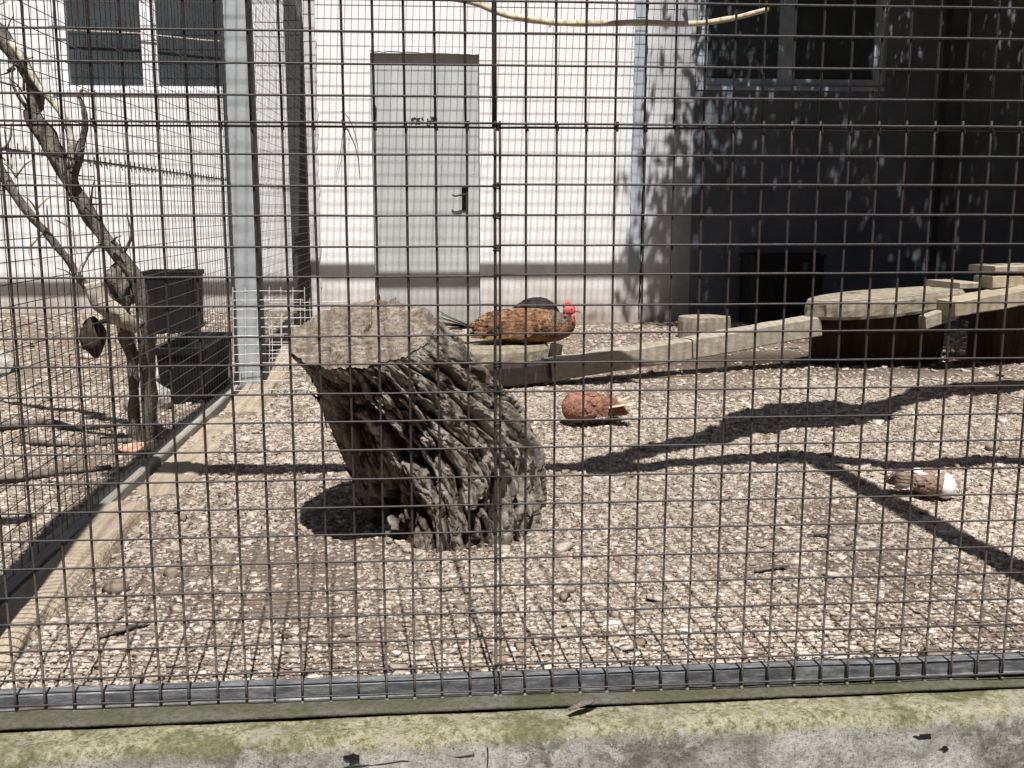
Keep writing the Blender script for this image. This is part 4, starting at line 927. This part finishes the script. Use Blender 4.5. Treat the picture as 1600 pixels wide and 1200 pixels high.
for (x, y, a, L, lb) in ((0.80, 2.36, 0.3, 0.05, 'brown curled piece of bark lying on the chips left of the white pigeon'), (0.245, 1.700, 0.5, 0.03, 'small curled brown leaf lying on the mossy ledge'), (1.02, 2.62, -0.2, 0.035, 'small brown bark scrap beside the long straight shadow'), (-0.66, 2.08, 0.7, 0.055, 'grey stick fragment on the chips near the plank')):
    t = MB(); z = gz(x, y) + 0.008 if y > 1.83 else 0.004
    t.tube([(x - L * math.cos(a), y - L * math.sin(a), z), (x, y, z + 0.004), (x + L * math.cos(a), y + L * math.sin(a), z + 0.002)], [0.003, 0.009 if L > .04 else .006, 0.003], 8, (1.4, 0.6), True, 0.6, x)
    tag(t.build('bark_scrap', M['branch'], None, True), lb, 'bark scrap')

# ------------------------------------------------------------------ loose white wire panel leaning by the steel post
def wire_panel(name, O, ax, up, nx, nz, sx, sz, r, label, jit=0.004):
    O = Vector(O); ax = Vector(ax); up = Vector(up); root = tag(empty(name, O), label, 'wire panel', 'loose white wire panels')
    for i in range(nx + 1):
        t = MB(); h = sz * nz + 0.02
        t.tube([tuple(ax * sx * i + up * (k / 6 * h) + Vector((random.uniform(-1, 1), random.uniform(-1, 1), 0)) * jit * 0.4) for k in range(7)], r, 5)
        t.build('upright_wire', M['wirewhite'], root)
    for j in range(nz + 1):
        t = MB(); w = sx * nx
        t.tube([tuple(ax * (k / 8 * w) + up * (sz * j + random.uniform(-1, 1) * jit * 0.3) + ax.cross(up) * (0.004 + 0.012 * math.sin(k * 0.6 + j))) for k in range(9)], r, 5)
        t.build('cross_wire', M['wirewhite'], root)
    return root
wire_panel('loose_wire_panel', (-0.955, 4.78, 0.005), (0.97, 0.20, -0.02), (0.0, 0.18, 0.98), 6, 12, 0.055, 0.042, 0.0018, 'loose white wire panel leaning beside the steel post, left of the stump')
wire_panel('loose_wire_panel', (-0.93, 5.45, 0.06), (0.98, 0.12, 0.0), (0.0, 0.16, 0.98), 9, 8, 0.05, 0.042, 0.0018, 'low white wire panel showing just above the stump top, further back')

# ------------------------------------------------------------------ birds
def body_mesh(name, sp, mat, parent, n=44, seg=26, disp=0.0, seed=0, prim=None):
    """one continuous body: rows are x,y,z, half-width, half-height"""
    S_ = spline(sp, n); V = []; F = []
    for j, a in enumerate(S_):
        p = Vector(a[:3]); t = Vector(S_[min(j + 1, n - 1)][:3]) - Vector(S_[max(j - 1, 0)][:3]); t.normalize()
        side = t.cross(Vector((0, 0, 1)))
        if side.length < 0.15: side = Vector((0, -1, 0))
        side.normalize(); up = side.cross(t)
        for k in range(seg):
            g = 2 * math.pi * k / seg; d_ = side * math.cos(g) * max(.001, a[3]) + up * math.sin(g) * max(.001, a[4])
            q = p + d_; 
            if disp: q += d_.normalized() * disp * (abs(noise.noise(q * 60 + Vector((seed, 0, 0)))) + 0.6 * noise.noise(q * 22))
            V.append(tuple(q))
    for j in range(n - 1):
        for k in range(seg): k2 = (k + 1) % seg; F.append((j * seg + k, j * seg + k2, (j + 1) * seg + k2, (j + 1) * seg + k))
    F += [tuple(range(seg))[::-1], tuple((n - 1) * seg + k for k in range(seg))]
    me = bpy.data.meshes.new(name); me.from_pydata(V, [], F); me.update()
    bm = bmesh.new(); bm.from_mesh(me); bmesh.ops.recalc_face_normals(bm, faces=bm.faces); bm.to_mesh(me); bm.free()
    return link(name, me, mat, parent, True)
def feather(mb, P, d_, up, L, w, curl=0.0, th=0.0012):
    """a single vane with a ridge and thickness"""
    P = Vector(P); d_ = Vector(d_).normalized(); up = Vector(up); s = d_.cross(up).normalized(); up = s.cross(d_)
    rows = []
    for i in range(6):
        t = i / 5; ww = w * (0.45 + 0.9 * math.sin(math.pi * min(1, t * 0.8 + 0.1))) * (1 if t < 0.9 else 0.35)
        c = P + d_ * L * t + up * curl * L * t * t
        rows.append((c - s * ww / 2, c + up * w * 0.10, c + s * ww / 2, c - up * (th + w * 0.02)))
    k = len(mb.v)
    for r in rows: mb.v += [tuple(x) for x in r]
    for i in range(5):
        for j in range(4): j2 = (j + 1) % 4; mb.f.append((k + i * 4 + j, k + (i + 1) * 4 + j, k + (i + 1) * 4 + j2, k + i * 4 + j2))
    mb.f += [(k, k + 1, k + 2, k + 3), tuple(k + 20 + j for j in range(4))]
def covert_rows(mb, S_, n, seg_lo, seg_hi, L, w, rnd, side_scale=1.0, sgn=-1):
    """short overlapping body feathers laid over a body spline, pointing to its start (the tail)"""
    for _ in range(n):
        j = rnd.randint(3, len(S_) - 4); a = S_[j]; b = S_[j - 1]
        t = (Vector(b[:3]) - Vector(a[:3])).normalized()
        side = t.cross(Vector((0, 0, 1))); side.normalize(); up = side.cross(t)
        if up.z < 0: up = -up
        g = rnd.uniform(seg_lo, seg_hi)
        nrm = (side * math.cos(g) / max(.01, a[3]) + up * math.sin(g) / max(.01, a[4])).normalized()
        P = Vector(a[:3]) + side * math.cos(g) * a[3] + up * math.sin(g) * a[4] + nrm * 0.002
        feather(mb, P, t + nrm * rnd.uniform(0.02, 0.16) + Vector((0, 0, -0.12)), nrm, L * rnd.uniform(.7, 1.25), w * rnd.uniform(.8, 1.2), -0.08)

rnd = random.Random(3)
# orange hen sitting on the log slice, head to the right
hen = tag(empty('hen', (0.35, 5.80, 0.125)), 'orange brown speckled hen with red comb sitting on the log slice, head to the right', 'hen')
hx0, hy0, hz0 = 0.0, 0.0, 0.0
def T(x, z, y=0.0): return (x, y, z)
hsp = [(-0.20, 0, 0.095, .012, .012), (-0.165, 0, 0.100, .035, .034), (-0.12, 0, 0.104, .060, .060), (-0.06, 0, 0.106, .085, .086), (0.01, 0, 0.106, .102, .098), (0.09, 0, 0.105, .110, .101), (0.17, 0, 0.104, .110, .101), (0.24, 0, 0.100, .102, .098), (0.30, -0.006, 0.098, .084, .088), (0.345, -0.012, 0.108, .062, .072), (0.368, -0.018, 0.132, .045, .054), (0.378, -0.022, 0.158, .034, .036), (0.386, -0.024, 0.175, .024, .024), (0.392, -0.025, 0.182, .010, .010)]
body_mesh('body', hsp, M['hen'], hen, 60, 30, 0.004, 1)
hs = spline(hsp, 60)
body_mesh('neck', [(0.225, 0, 0.112, .085, .076), (0.27, -0.003, 0.116, .088, .082), (0.315, -0.008, 0.120, .074, .074), (0.350, -0.014, 0.135, .054, .060), (0.370, -0.019, 0.155, .040, .043), (0.384, -0.023, 0.176, .028, .026)], M['hackle'], hen, 30, 26, 0.004, 5)['label'] = 'grey brown neck hackle'
for nm, mt, cnt in (('red_brown_feathers', 'hen', 520), ('golden_feathers', 'hengold', 240), ('dark_brown_feathers', 'hendark', 420)):
    fm = MB(); covert_rows(fm, hs[:44], cnt, -0.45, math.pi + 0.45, 0.026, 0.018, rnd); o = fm.build(nm, M[mt], hen); o['kind'] = 'stuff'
fm = MB(); covert_rows(fm, hs[38:56], 260, -0.5, math.pi + 0.5, 0.052, 0.011, rnd); o = fm.build('neck_hackle', M['hackle'], hen); o['kind'] = 'stuff'; o['label'] = 'grey brown neck feathers'
for s in (-1, 1):
    w_ = MB()
    for r in range(5):
        for k in range(9):
            x = 0.19 - k * 0.032 - r * 0.012; z = 0.150 - r * 0.020 + 0.004 * math.sin(k)
            yy = s * (0.112 - (0.012 if r == 0 else 0) - max(0, (0.02 - x)) * 0.24 + 0.004)
            feather(w_, (x, yy, z), (-1, -s * 0.06, -0.13 - 0.03 * r), (0, s, 0.15), 0.07 + 0.008 * r, 0.024, -0.03)
    o = w_.build('wing', M['hen'], hen)
    w_ = MB()
    for k in range(34): feather(w_, (rnd.uniform(-.12, .17), s * 0.113, rnd.uniform(.075, .15)), (-1, -s * 0.05, -0.2), (0, s, 0.2), 0.03, 0.018, -0.03)
    w_.build('wing_spots', M['hendark'], hen)
for k in range(15):
    a = (k - 7) / 7; t = MB(); feather(t, (-0.19, a * 0.028, 0.100), (-1, a * 0.22, rnd.uniform(-0.10, 0.42)), (0, 0.3 * a, 1), rnd.uniform(0.14, 0.25), 0.026, rnd.uniform(-.10, .12)); t.build('tail_feather', M['darkfeather'], hen)
t = MB()
for k in range(14):
    feather(t, (-0.13 - 0.01 * k * 0.5, rnd.uniform(-.03, .03), 0.125 - 0.002 * k), (-1, rnd.uniform(-.2, .2), -0.12), (0, 0, 1), 0.09, 0.022, -0.05)
t.build('saddle_feathers', M['pigeonpale'] if False else M['hen'], hen)
hdm = MB(); 
b = bmesh.new(); bmesh.ops.create_uvsphere(b, u_segments=20, v_segments=14, radius=1)
for v_ in b.verts: v_.co = Vector((v_.co.x * 0.030 + 0.372, v_.co.y * 0.021 - 0.024, v_.co.z * 0.027 + 0.186)) + v_.co * 0.002 * noise.noise(v_.co * 4)
me = bpy.data.meshes.new('head'); b.to_mesh(me); b.free(); link('head', me, M['comb'], hen, True)['label'] = 'bare red face'
# serrated comb
cm = MB(); n = 24; out = []
for i in range(n):
    t_ = i / (n - 1); x = 0.345 + 0.060 * t_; base = 0.205 - 0.020 * max(0, t_ - .55) * 2; h = (0.030 * math.sin(math.pi * (0.12 + 0.8 * t_))) * (0.62 + 0.38 * abs(math.sin(t_ * math.pi * 5)))
    out.append((x - 0.008 * h / 0.03, base, h))
for (x, z, h) in out:
    cm.v += [(x, -0.029, z - 0.006), (x, -0.019, z - 0.006), (x - 0.002, -0.0225, z + h), (x - 0.002, -0.0255, z + h)]
for i in range(n - 1):
    for j in range(4): j2 = (j + 1) % 4; cm.f.append((i * 4 + j, (i + 1) * 4 + j, (i + 1) * 4 + j2, i * 4 + j2))
cm.f += [(0, 1, 2, 3), tuple((n - 1) * 4 + j for j in range(4))]
cm.build('comb', M['comb'], hen, True)
for s in (-1, 1):
    t = MB(); t.tube([(0.388, -0.024 + s * 0.010, 0.172), (0.387, -0.024 + s * 0.013, 0.158), (0.383, -0.024 + s * 0.014, 0.142), (0.380, -0.024 + s * 0.013, 0.128), (0.378, -0.024 + s * 0.012, 0.122)], [0.006, 0.011, 0.015, 0.012, 0.004], 12, (0.5, 1.0)); t.build('wattle', M['comb'], hen, True)
    t = MB(); t.tube([(0.352, -0.024 + s * 0.021, 0.176), (0.350, -0.024 + s * 0.024, 0.166), (0.349, -0.024 + s * 0.023, 0.156)], [0.004, 0.008, 0.004], 8); t.build('ear_lobe', M['comb'], hen, True)
    b = bmesh.new(); bmesh.ops.create_uvsphere(b, u_segments=10, v_segments=8, radius=0.0042); me = bpy.data.meshes.new('eye'); b.to_mesh(me); b.free(); o = link('eye', me, M['eye'], hen, True); o.location = (0.380, -0.024 + s * 0.0205, 0.192)
t = MB(); t.tube([(0.396, -0.024, 0.188), (0.412, -0.024, 0.184), (0.424, -0.024, 0.174)], [0.009, 0.006, 0.0015], 8, (0.8, 1)); t.build('beak', M['beak'], hen, True)
for s in (-1, 1):
    f_ = MB()
    f_.tube([(0.08, s * 0.04, 0.03), (0.11, s * 0.045, 0.008)], [0.009, 0.007], 8)
    for a in (-0.5, 0, 0.5): f_.tube([(0.11, s * 0.045, 0.008), (0.11 + 0.04 * math.cos(a), s * 0.045 + 0.04 * math.sin(a), 0.005)], [0.006, 0.003], 6)
    f_.build('foot', M['beak'], hen, True)
for o in [c for c in hen.children if c.name.split('.')[0] in ('head', 'comb', 'wattle', 'ear_lobe', 'eye', 'beak')]:
    k_ = 1.3; c_ = Vector((0.378, -0.024, 0.170)); o.location = c_ + (o.location - c_) * k_ + Vector((0.006, 0, 0.006)); o.scale = (k_, k_ * 1.1, k_)
hen.rotation_euler = (0, 0, 0.03); hen.scale = (0.95, 0.95, 0.95); hen.location.x += 0.02
# dark hen crouching behind it
dh = tag(empty('dark_hen', (0.56, 6.14, 0.105)), 'black hen crouching behind the orange hen, only its hunched back showing', 'hen')
dsp = [(-0.14, 0, 0.09, .012, .014), (-0.10, 0, 0.12, .05, .045), (-0.05, 0, 0.15, .075, .07), (0.0, 0, 0.165, .085, .082), (0.06, 0, 0.155, .078, .085), (0.11, 0, 0.12, .055, .065), (0.14, 0, 0.09, .036, .04), (0.155, 0, 0.06, .024, .028), (0.165, 0, 0.045, .01, .012)]
body_mesh('body', dsp, M['darkfeather'], dh, 40, 24, 0.003, 4)
fm = MB(); covert_rows(fm, spline(dsp, 50)[:40], 220, 0, math.pi, 0.04, 0.022, rnd); o = fm.build('back_feathers', M['darkfeather'], dh); o['kind'] = 'stuff'
for k in range(7):
    t = MB(); feather(t, (-0.12, (k - 3) * 0.008, 0.10), (-1, (k - 3) * 0.06, -0.15), (0, 0, 1), 0.10, 0.024); t.build('tail_feather', M['darkfeather'], dh)
t = MB(); t.tube([(0.16, 0, 0.045), (0.18, 0, 0.035)], [0.006, 0.001], 6); t.build('beak', M['beak'], dh)
for s in (-1, 1):
    f_ = MB(); f_.tube([(0.02, s * 0.035, 0.09), (0.03, s * 0.035, 0.006)], [0.009, 0.006], 8)
    for a in (-0.5, 0, 0.5): f_.tube([(0.03, s * 0.035, 0.006), (0.03 + 0.035 * math.cos(a), s * 0.035 + 0.035 * math.sin(a), 0.004)], [0.005, 0.003], 6)
    f_.build('leg', M['beak'], dh, True)

def pigeon(name, loc, rz_, sp, mb_, ml, label, tailmat, wingmat, headmat, head, tails, wingrows=4, sc=1.0):
    r = tag(empty(name, loc), label, 'pigeon', 'pigeons on the chips'); r.rotation_euler = (0, 0, rz_); r.scale = sc
    body_mesh('body', sp, mb_, r, 44, 26, 0.002, 2)
    for nm, mt in (('body_feathers', wingmat), ('body_feathers_pale', mb_)):
        fm = MB(); covert_rows(fm, spline(sp, 44), 150, -0.4, math.pi + 0.4, 0.022, 0.011, rnd); o = fm.build(nm, mt, r); o['kind'] = 'stuff'
    for s in (-1, 1):
        w_ = MB()
        for q in range(wingrows):
            for k in range(7):
                x = 0.035 - k * 0.020 - q * 0.008; z = 0.078 - q * 0.011
                feather(w_, (x, s * (0.047 - max(0, -x) * 0.12), z), (-1, -s * 0.12, -0.02 - 0.03 * q), (0, s, 0.35), 0.050 + 0.010 * q, 0.017, -0.02)
        w_.build('wing', wingmat, r)
        w_ = MB()
        for k in range(6): feather(w_, (-0.045 - 0.004 * k, s * (0.040 - 0.003 * k), 0.074 - k * 0.006), (-1, -s * 0.10, -0.05 * k + 0.05), (0, s, 0.4), 0.075, 0.011, 0.0)
        w_.build('flight_feathers', tailmat, r)
        f_ = MB(); f_.tube([(0.0, s * 0.016, 0.03), (0.006, s * 0.016, 0.004)], [0.004, 0.0035], 6)
        for a in (-0.5, 0, 0.5): f_.tube([(0.006, s * 0.016, 0.004), (0.006 + 0.02 * math.cos(a), s * 0.016 + 0.02 * math.sin(a), 0.002)], [0.0028, 0.0015], 5)
        f_.build('leg', M['clay'], r, True)
    for (d_, L, m_) in tails:
        t = MB(); feather(t, (-0.088, d_[1] * 0.10, 0.058 if abs(d_[2]) < .6 else 0.085), d_, (0, 0, 1) if abs(d_[2]) < 0.6 else (1, 0, 0.3), L, 0.022, 0.0); t.build('tail_feather', m_ or tailmat, r)
    hx, hy, hz = head
    b = bmesh.new(); bmesh.ops.create_uvsphere(b, u_segments=16, v_segments=12, radius=1)
    for v_ in b.verts: v_.co = Vector((v_.co.x * 0.021, v_.co.y * 0.018, v_.co.z * 0.019))
    me = bpy.data.meshes.new('head'); b.to_mesh(me); b.free(); o = link('head', me, headmat, r, True); o.location = head
    for s in (-1, 1):
        b = bmesh.new(); bmesh.ops.create_uvsphere(b, u_segments=8, v_segments=6, radius=0.0030); me = bpy.data.meshes.new('eye'); b.to_mesh(me); b.free(); e = link('eye', me, M['eye'], r, True); e.location = (hx + 0.008, hy + s * 0.0170, hz + 0.003)
    t = MB(); t.tube([(hx + 0.018, hy, hz - 0.002), (hx + 0.030, hy, hz - 0.007), (hx + 0.036, hy, hz - 0.012)], [0.005, 0.003, 0.001], 6); t.build('beak', M['beak'], r, True)
    return r
psp = [(-0.10, 0, 0.052, .010, .008), (-0.08, 0, 0.055, .026, .020), (-0.05, 0, 0.058, .040, .034), (-0.01, 0, 0.058, .050, .046), (0.03, 0, 0.056, .053, .050), (0.065, 0, 0.056, .047, .047), (0.090, 0, 0.058, .034, .036), (0.105, 0.0, 0.062, .018, .020), (0.112, 0, 0.063, .006, .008)]
# chest to the left: turned round, tail right; a few pale quills lifted
tl = [((-1, -0.30 + 0.15 * k, 0.02 + 0.10 * (k % 3)), 0.115, M['pigeonpale']) for k in range(6)] + [((-0.45 + 0.12 * k, 0.10 * k, 1.0), 0.050, M['pigeonpale']) for k in range(-1, 3)]
pg = pigeon('brown_pigeon', (0.598, 4.16, gz(0.6, 4.16) + 0.006), math.pi + 0.12, psp, M['pigeon'], None, 'reddish brown pigeon with pale tail tips resting on the chips behind the stump', M['pigeonpale'], M['pigeonwing'], M['pigeon'], (0.075, -0.02, 0.070), tl, 4, (0.92, 1.25, 1.32))
wsp = [(-0.10, 0, 0.050, .010, .008), (-0.08, 0, 0.053, .026, .018), (-0.05, 0, 0.056, .040, .032), (-0.01, 0, 0.056, .050, .043), (0.03, 0, 0.052, .050, .045), (0.060, 0, 0.046, .040, .038), (0.082, 0, 0.042, .027, .028), (0.094, 0, 0.038, .014, .016), (0.10, 0, 0.036, .005, .006)]
tl = [((-1, -0.12 + 0.06 * k, -0.12), 0.07, M['dovewhite']) for k in range(5)]
wp = pigeon('white_headed_pigeon', (1.490, 2.98, gz(1.49, 2.98) + 0.004), -0.42, wsp, M['dovebrown'], None, 'brown backed pigeon with white head and shoulders resting near the long shadow', M['dovewhite'], M['dovebrown'], M['dovewhite'], (0.084, 0.0, 0.038), tl, 3, (0.74, 0.85, 0.92))
wn_ = MB(); b = bmesh.new(); bmesh.ops.create_uvsphere(b, u_segments=24, v_segments=16, radius=1)
for v_ in b.verts: v_.co = Vector((v_.co.x * 0.042 + 0.062, v_.co.y * 0.0465, v_.co.z * 0.043 + 0.046)) + v_.co * 0.003 * noise.noise(v_.co * 5)
me = bpy.data.meshes.new('white_neck'); b.to_mesh(me); b.free(); link('white_neck', me, M['dovewhite'], wp, True)
t = MB()
for k in range(90):
    yy = rnd.uniform(-.038, .038); feather(t, (rnd.uniform(-.050, 0.045), yy, 0.052 + 0.048 * math.sqrt(max(0, 1 - (yy / .052) ** 2)) - 0.002), (-1, rnd.uniform(-.4, .4), -0.12), (0, yy * 8, 1), 0.022, 0.012, -0.05)
t.build('white_back_feathers', M['dovewhite'], wp)

# ------------------------------------------------------------------ leafy tree over the right rear corner (above the picture); it shades wall and floor
def shade_tree():
    root = tag(empty('leafy_tree', (5.4, 6.2, -0.05)), 'leafy tree beyond the right edge whose crown shades the wall corner', 'tree')
    t = MB(); s = spline([(5.4, 6.2, -0.1, .16), (5.35, 6.2, 1.2, .13), (5.2, 6.3, 2.6, .12), (4.9, 6.4, 3.6, .09), (4.6, 6.5, 4.4, .05)], 30); t.tube([a[:3] for a in s], [a[3] for a in s], 12, None, True, 0.3, 1)
    for (a, b_) in (((5.2, 6.3, 2.7), (3.0, 6.2, 3.9)), ((5.0, 6.4, 3.4), (2.8, 7.3, 4.2)), ((5.1, 6.3, 3.0), (3.6, 5.2, 3.9)), ((4.8, 6.4, 3.8), (5.6, 7.6, 4.6))):
        a = Vector(a); b_ = Vector(b_); t.tube([a, a.lerp(b_, .5) + Vector((0, 0, .15)), b_], [.06, .04, .015], 8, None, True, 0.3, 2)
    o = t.build('trunk', M['branch'], root); o.location = -root.location
    r = np.random.default_rng(5); P = []
    while len(P) < 1750:      # clump centres, placed by the shade they throw on the wall plane
        v_ = r.uniform(4.3, 8.0); u_ = r.uniform(1.5, 8.6); z = 3.35 + r.uniform(0, 1.6) * (0.4 + 0.6 * r.random()) - 0.02 * (v_ - 4.7)
        uw = u_ - 0.09 * (8.1 - v_); zw = z - (8.1 - v_) * 2.05
        # ragged outline: boundary runs from the window down-left on the wall, then right across the floor
        edge = 2.12 if zw > 1.55 else (1.96 - 0.34 * (1.55 - zw) if zw > 0 else 1.75 + 0.40 * min(3, -zw * 0.6))
        e = uw - edge + 0.32 * noise.noise(Vector((uw * 1.1, zw * 1.1, 3))) 
        bottom = -4.65 + 0.55 * noise.noise(Vector((uw * 2.0, 7, 1))) + (0.8 if uw < 2.6 else 0)
        if e < 0 or zw < bottom: continue
        if e < 0.5 and r.random() > 0.42 + e * 1.1: continue
        P.append((u_, v_, z))
    P = np.array(P); nl = 34; n = len(P) * nl
    cen = np.repeat(P, nl, 0) + r.normal(0, 1, (n, 3)) * np.array([0.17, 0.15, 0.10])
    L = r.uniform(0.08, 0.145, n); Wd = L * r.uniform(0.35, 0.55, n)
    d = r.normal(0, 1, (n, 3)); d /= np.linalg.norm(d, axis=1)[:, None]
    e = np.cross(d, r.normal(0, 1, (n, 3))); e /= np.linalg.norm(e, axis=1)[:, None]; nn = np.cross(d, e)
    V = np.stack([cen - d * L[:, None] / 2, cen + e * Wd[:, None] / 2 + nn * 0.008, cen + d * L[:, None] / 2, cen - e * Wd[:, None] / 2 + nn * 0.008], 1)
    me = bpy.data.meshes.new('crown'); me.vertices.add(n * 4); me.loops.add(n * 4); me.polygons.add(n)
    me.vertices.foreach_set('co', V.reshape(-1).astype(np.float32)); me.loops.foreach_set('vertex_index', np.arange(n * 4, dtype=np.int32))
    me.polygons.foreach_set('loop_start', (np.arange(n) * 4).astype(np.int32)); me.polygons.foreach_set('loop_total', np.full(n, 4, np.int32)); me.update(calc_edges=True)
    o = link('crown', me, M['leaf'], root); o.location = -root.location
shade_tree()
# unseen trees added on three sides to block sky light and deepen shadows
def sky_block_trees(name, line, n, seed, label, h=9.0):
    r = np.random.default_rng(seed); (x0, y0), (x1, y1) = line
    q = r.random(n); wv = 1 + 0.18 * np.sin(q * 25 + seed)
    c = np.stack([x0 + (x1 - x0) * q + r.normal(0, 0.7, n), y0 + (y1 - y0) * q + r.normal(0, 0.7, n), -0.66 + h * wv * r.random(n) ** 0.85], 1)
    d = r.normal(0, 1, (n, 3)); d /= np.linalg.norm(d, axis=1)[:, None]
    e = np.cross(d, r.normal(0, 1, (n, 3))); e /= np.linalg.norm(e, axis=1)[:, None]
    L = r.uniform(0.3, 0.6, n)[:, None]
    V = np.stack([c - d * L / 2, c + e * L * 0.3, c + d * L / 2, c - e * L * 0.3], 1)
    me = bpy.data.meshes.new(name); me.vertices.add(n * 4); me.loops.add(n * 4); me.polygons.add(n)
    me.vertices.foreach_set('co', V.reshape(-1).astype(np.float32)); me.loops.foreach_set('vertex_index', np.arange(n * 4, dtype=np.int32))
    me.polygons.foreach_set('loop_start', (np.arange(n) * 4).astype(np.int32)); me.polygons.foreach_set('loop_total', np.full(n, 4, np.int32)); me.update(calc_edges=True)
    tag(link(name, me, M['leaf']), label, 'trees', kind='stuff')
sky_block_trees('sky_block_trees', ((-11, -7.5), (11, -7.5)), 16000, 1, 'mass of green trees added unseen behind the photographer to block sky light')
sky_block_trees('side_sky_block_trees', ((-8.5, -7), (-8.5, 7.5)), 11000, 2, 'mass of green trees added unseen left of the aviary to block sky light')
sky_block_trees('far_sky_block_trees', ((9.5, -7), (9.5, 7.5)), 11000, 3, 'mass of green trees added unseen right of the aviary to block sky light')
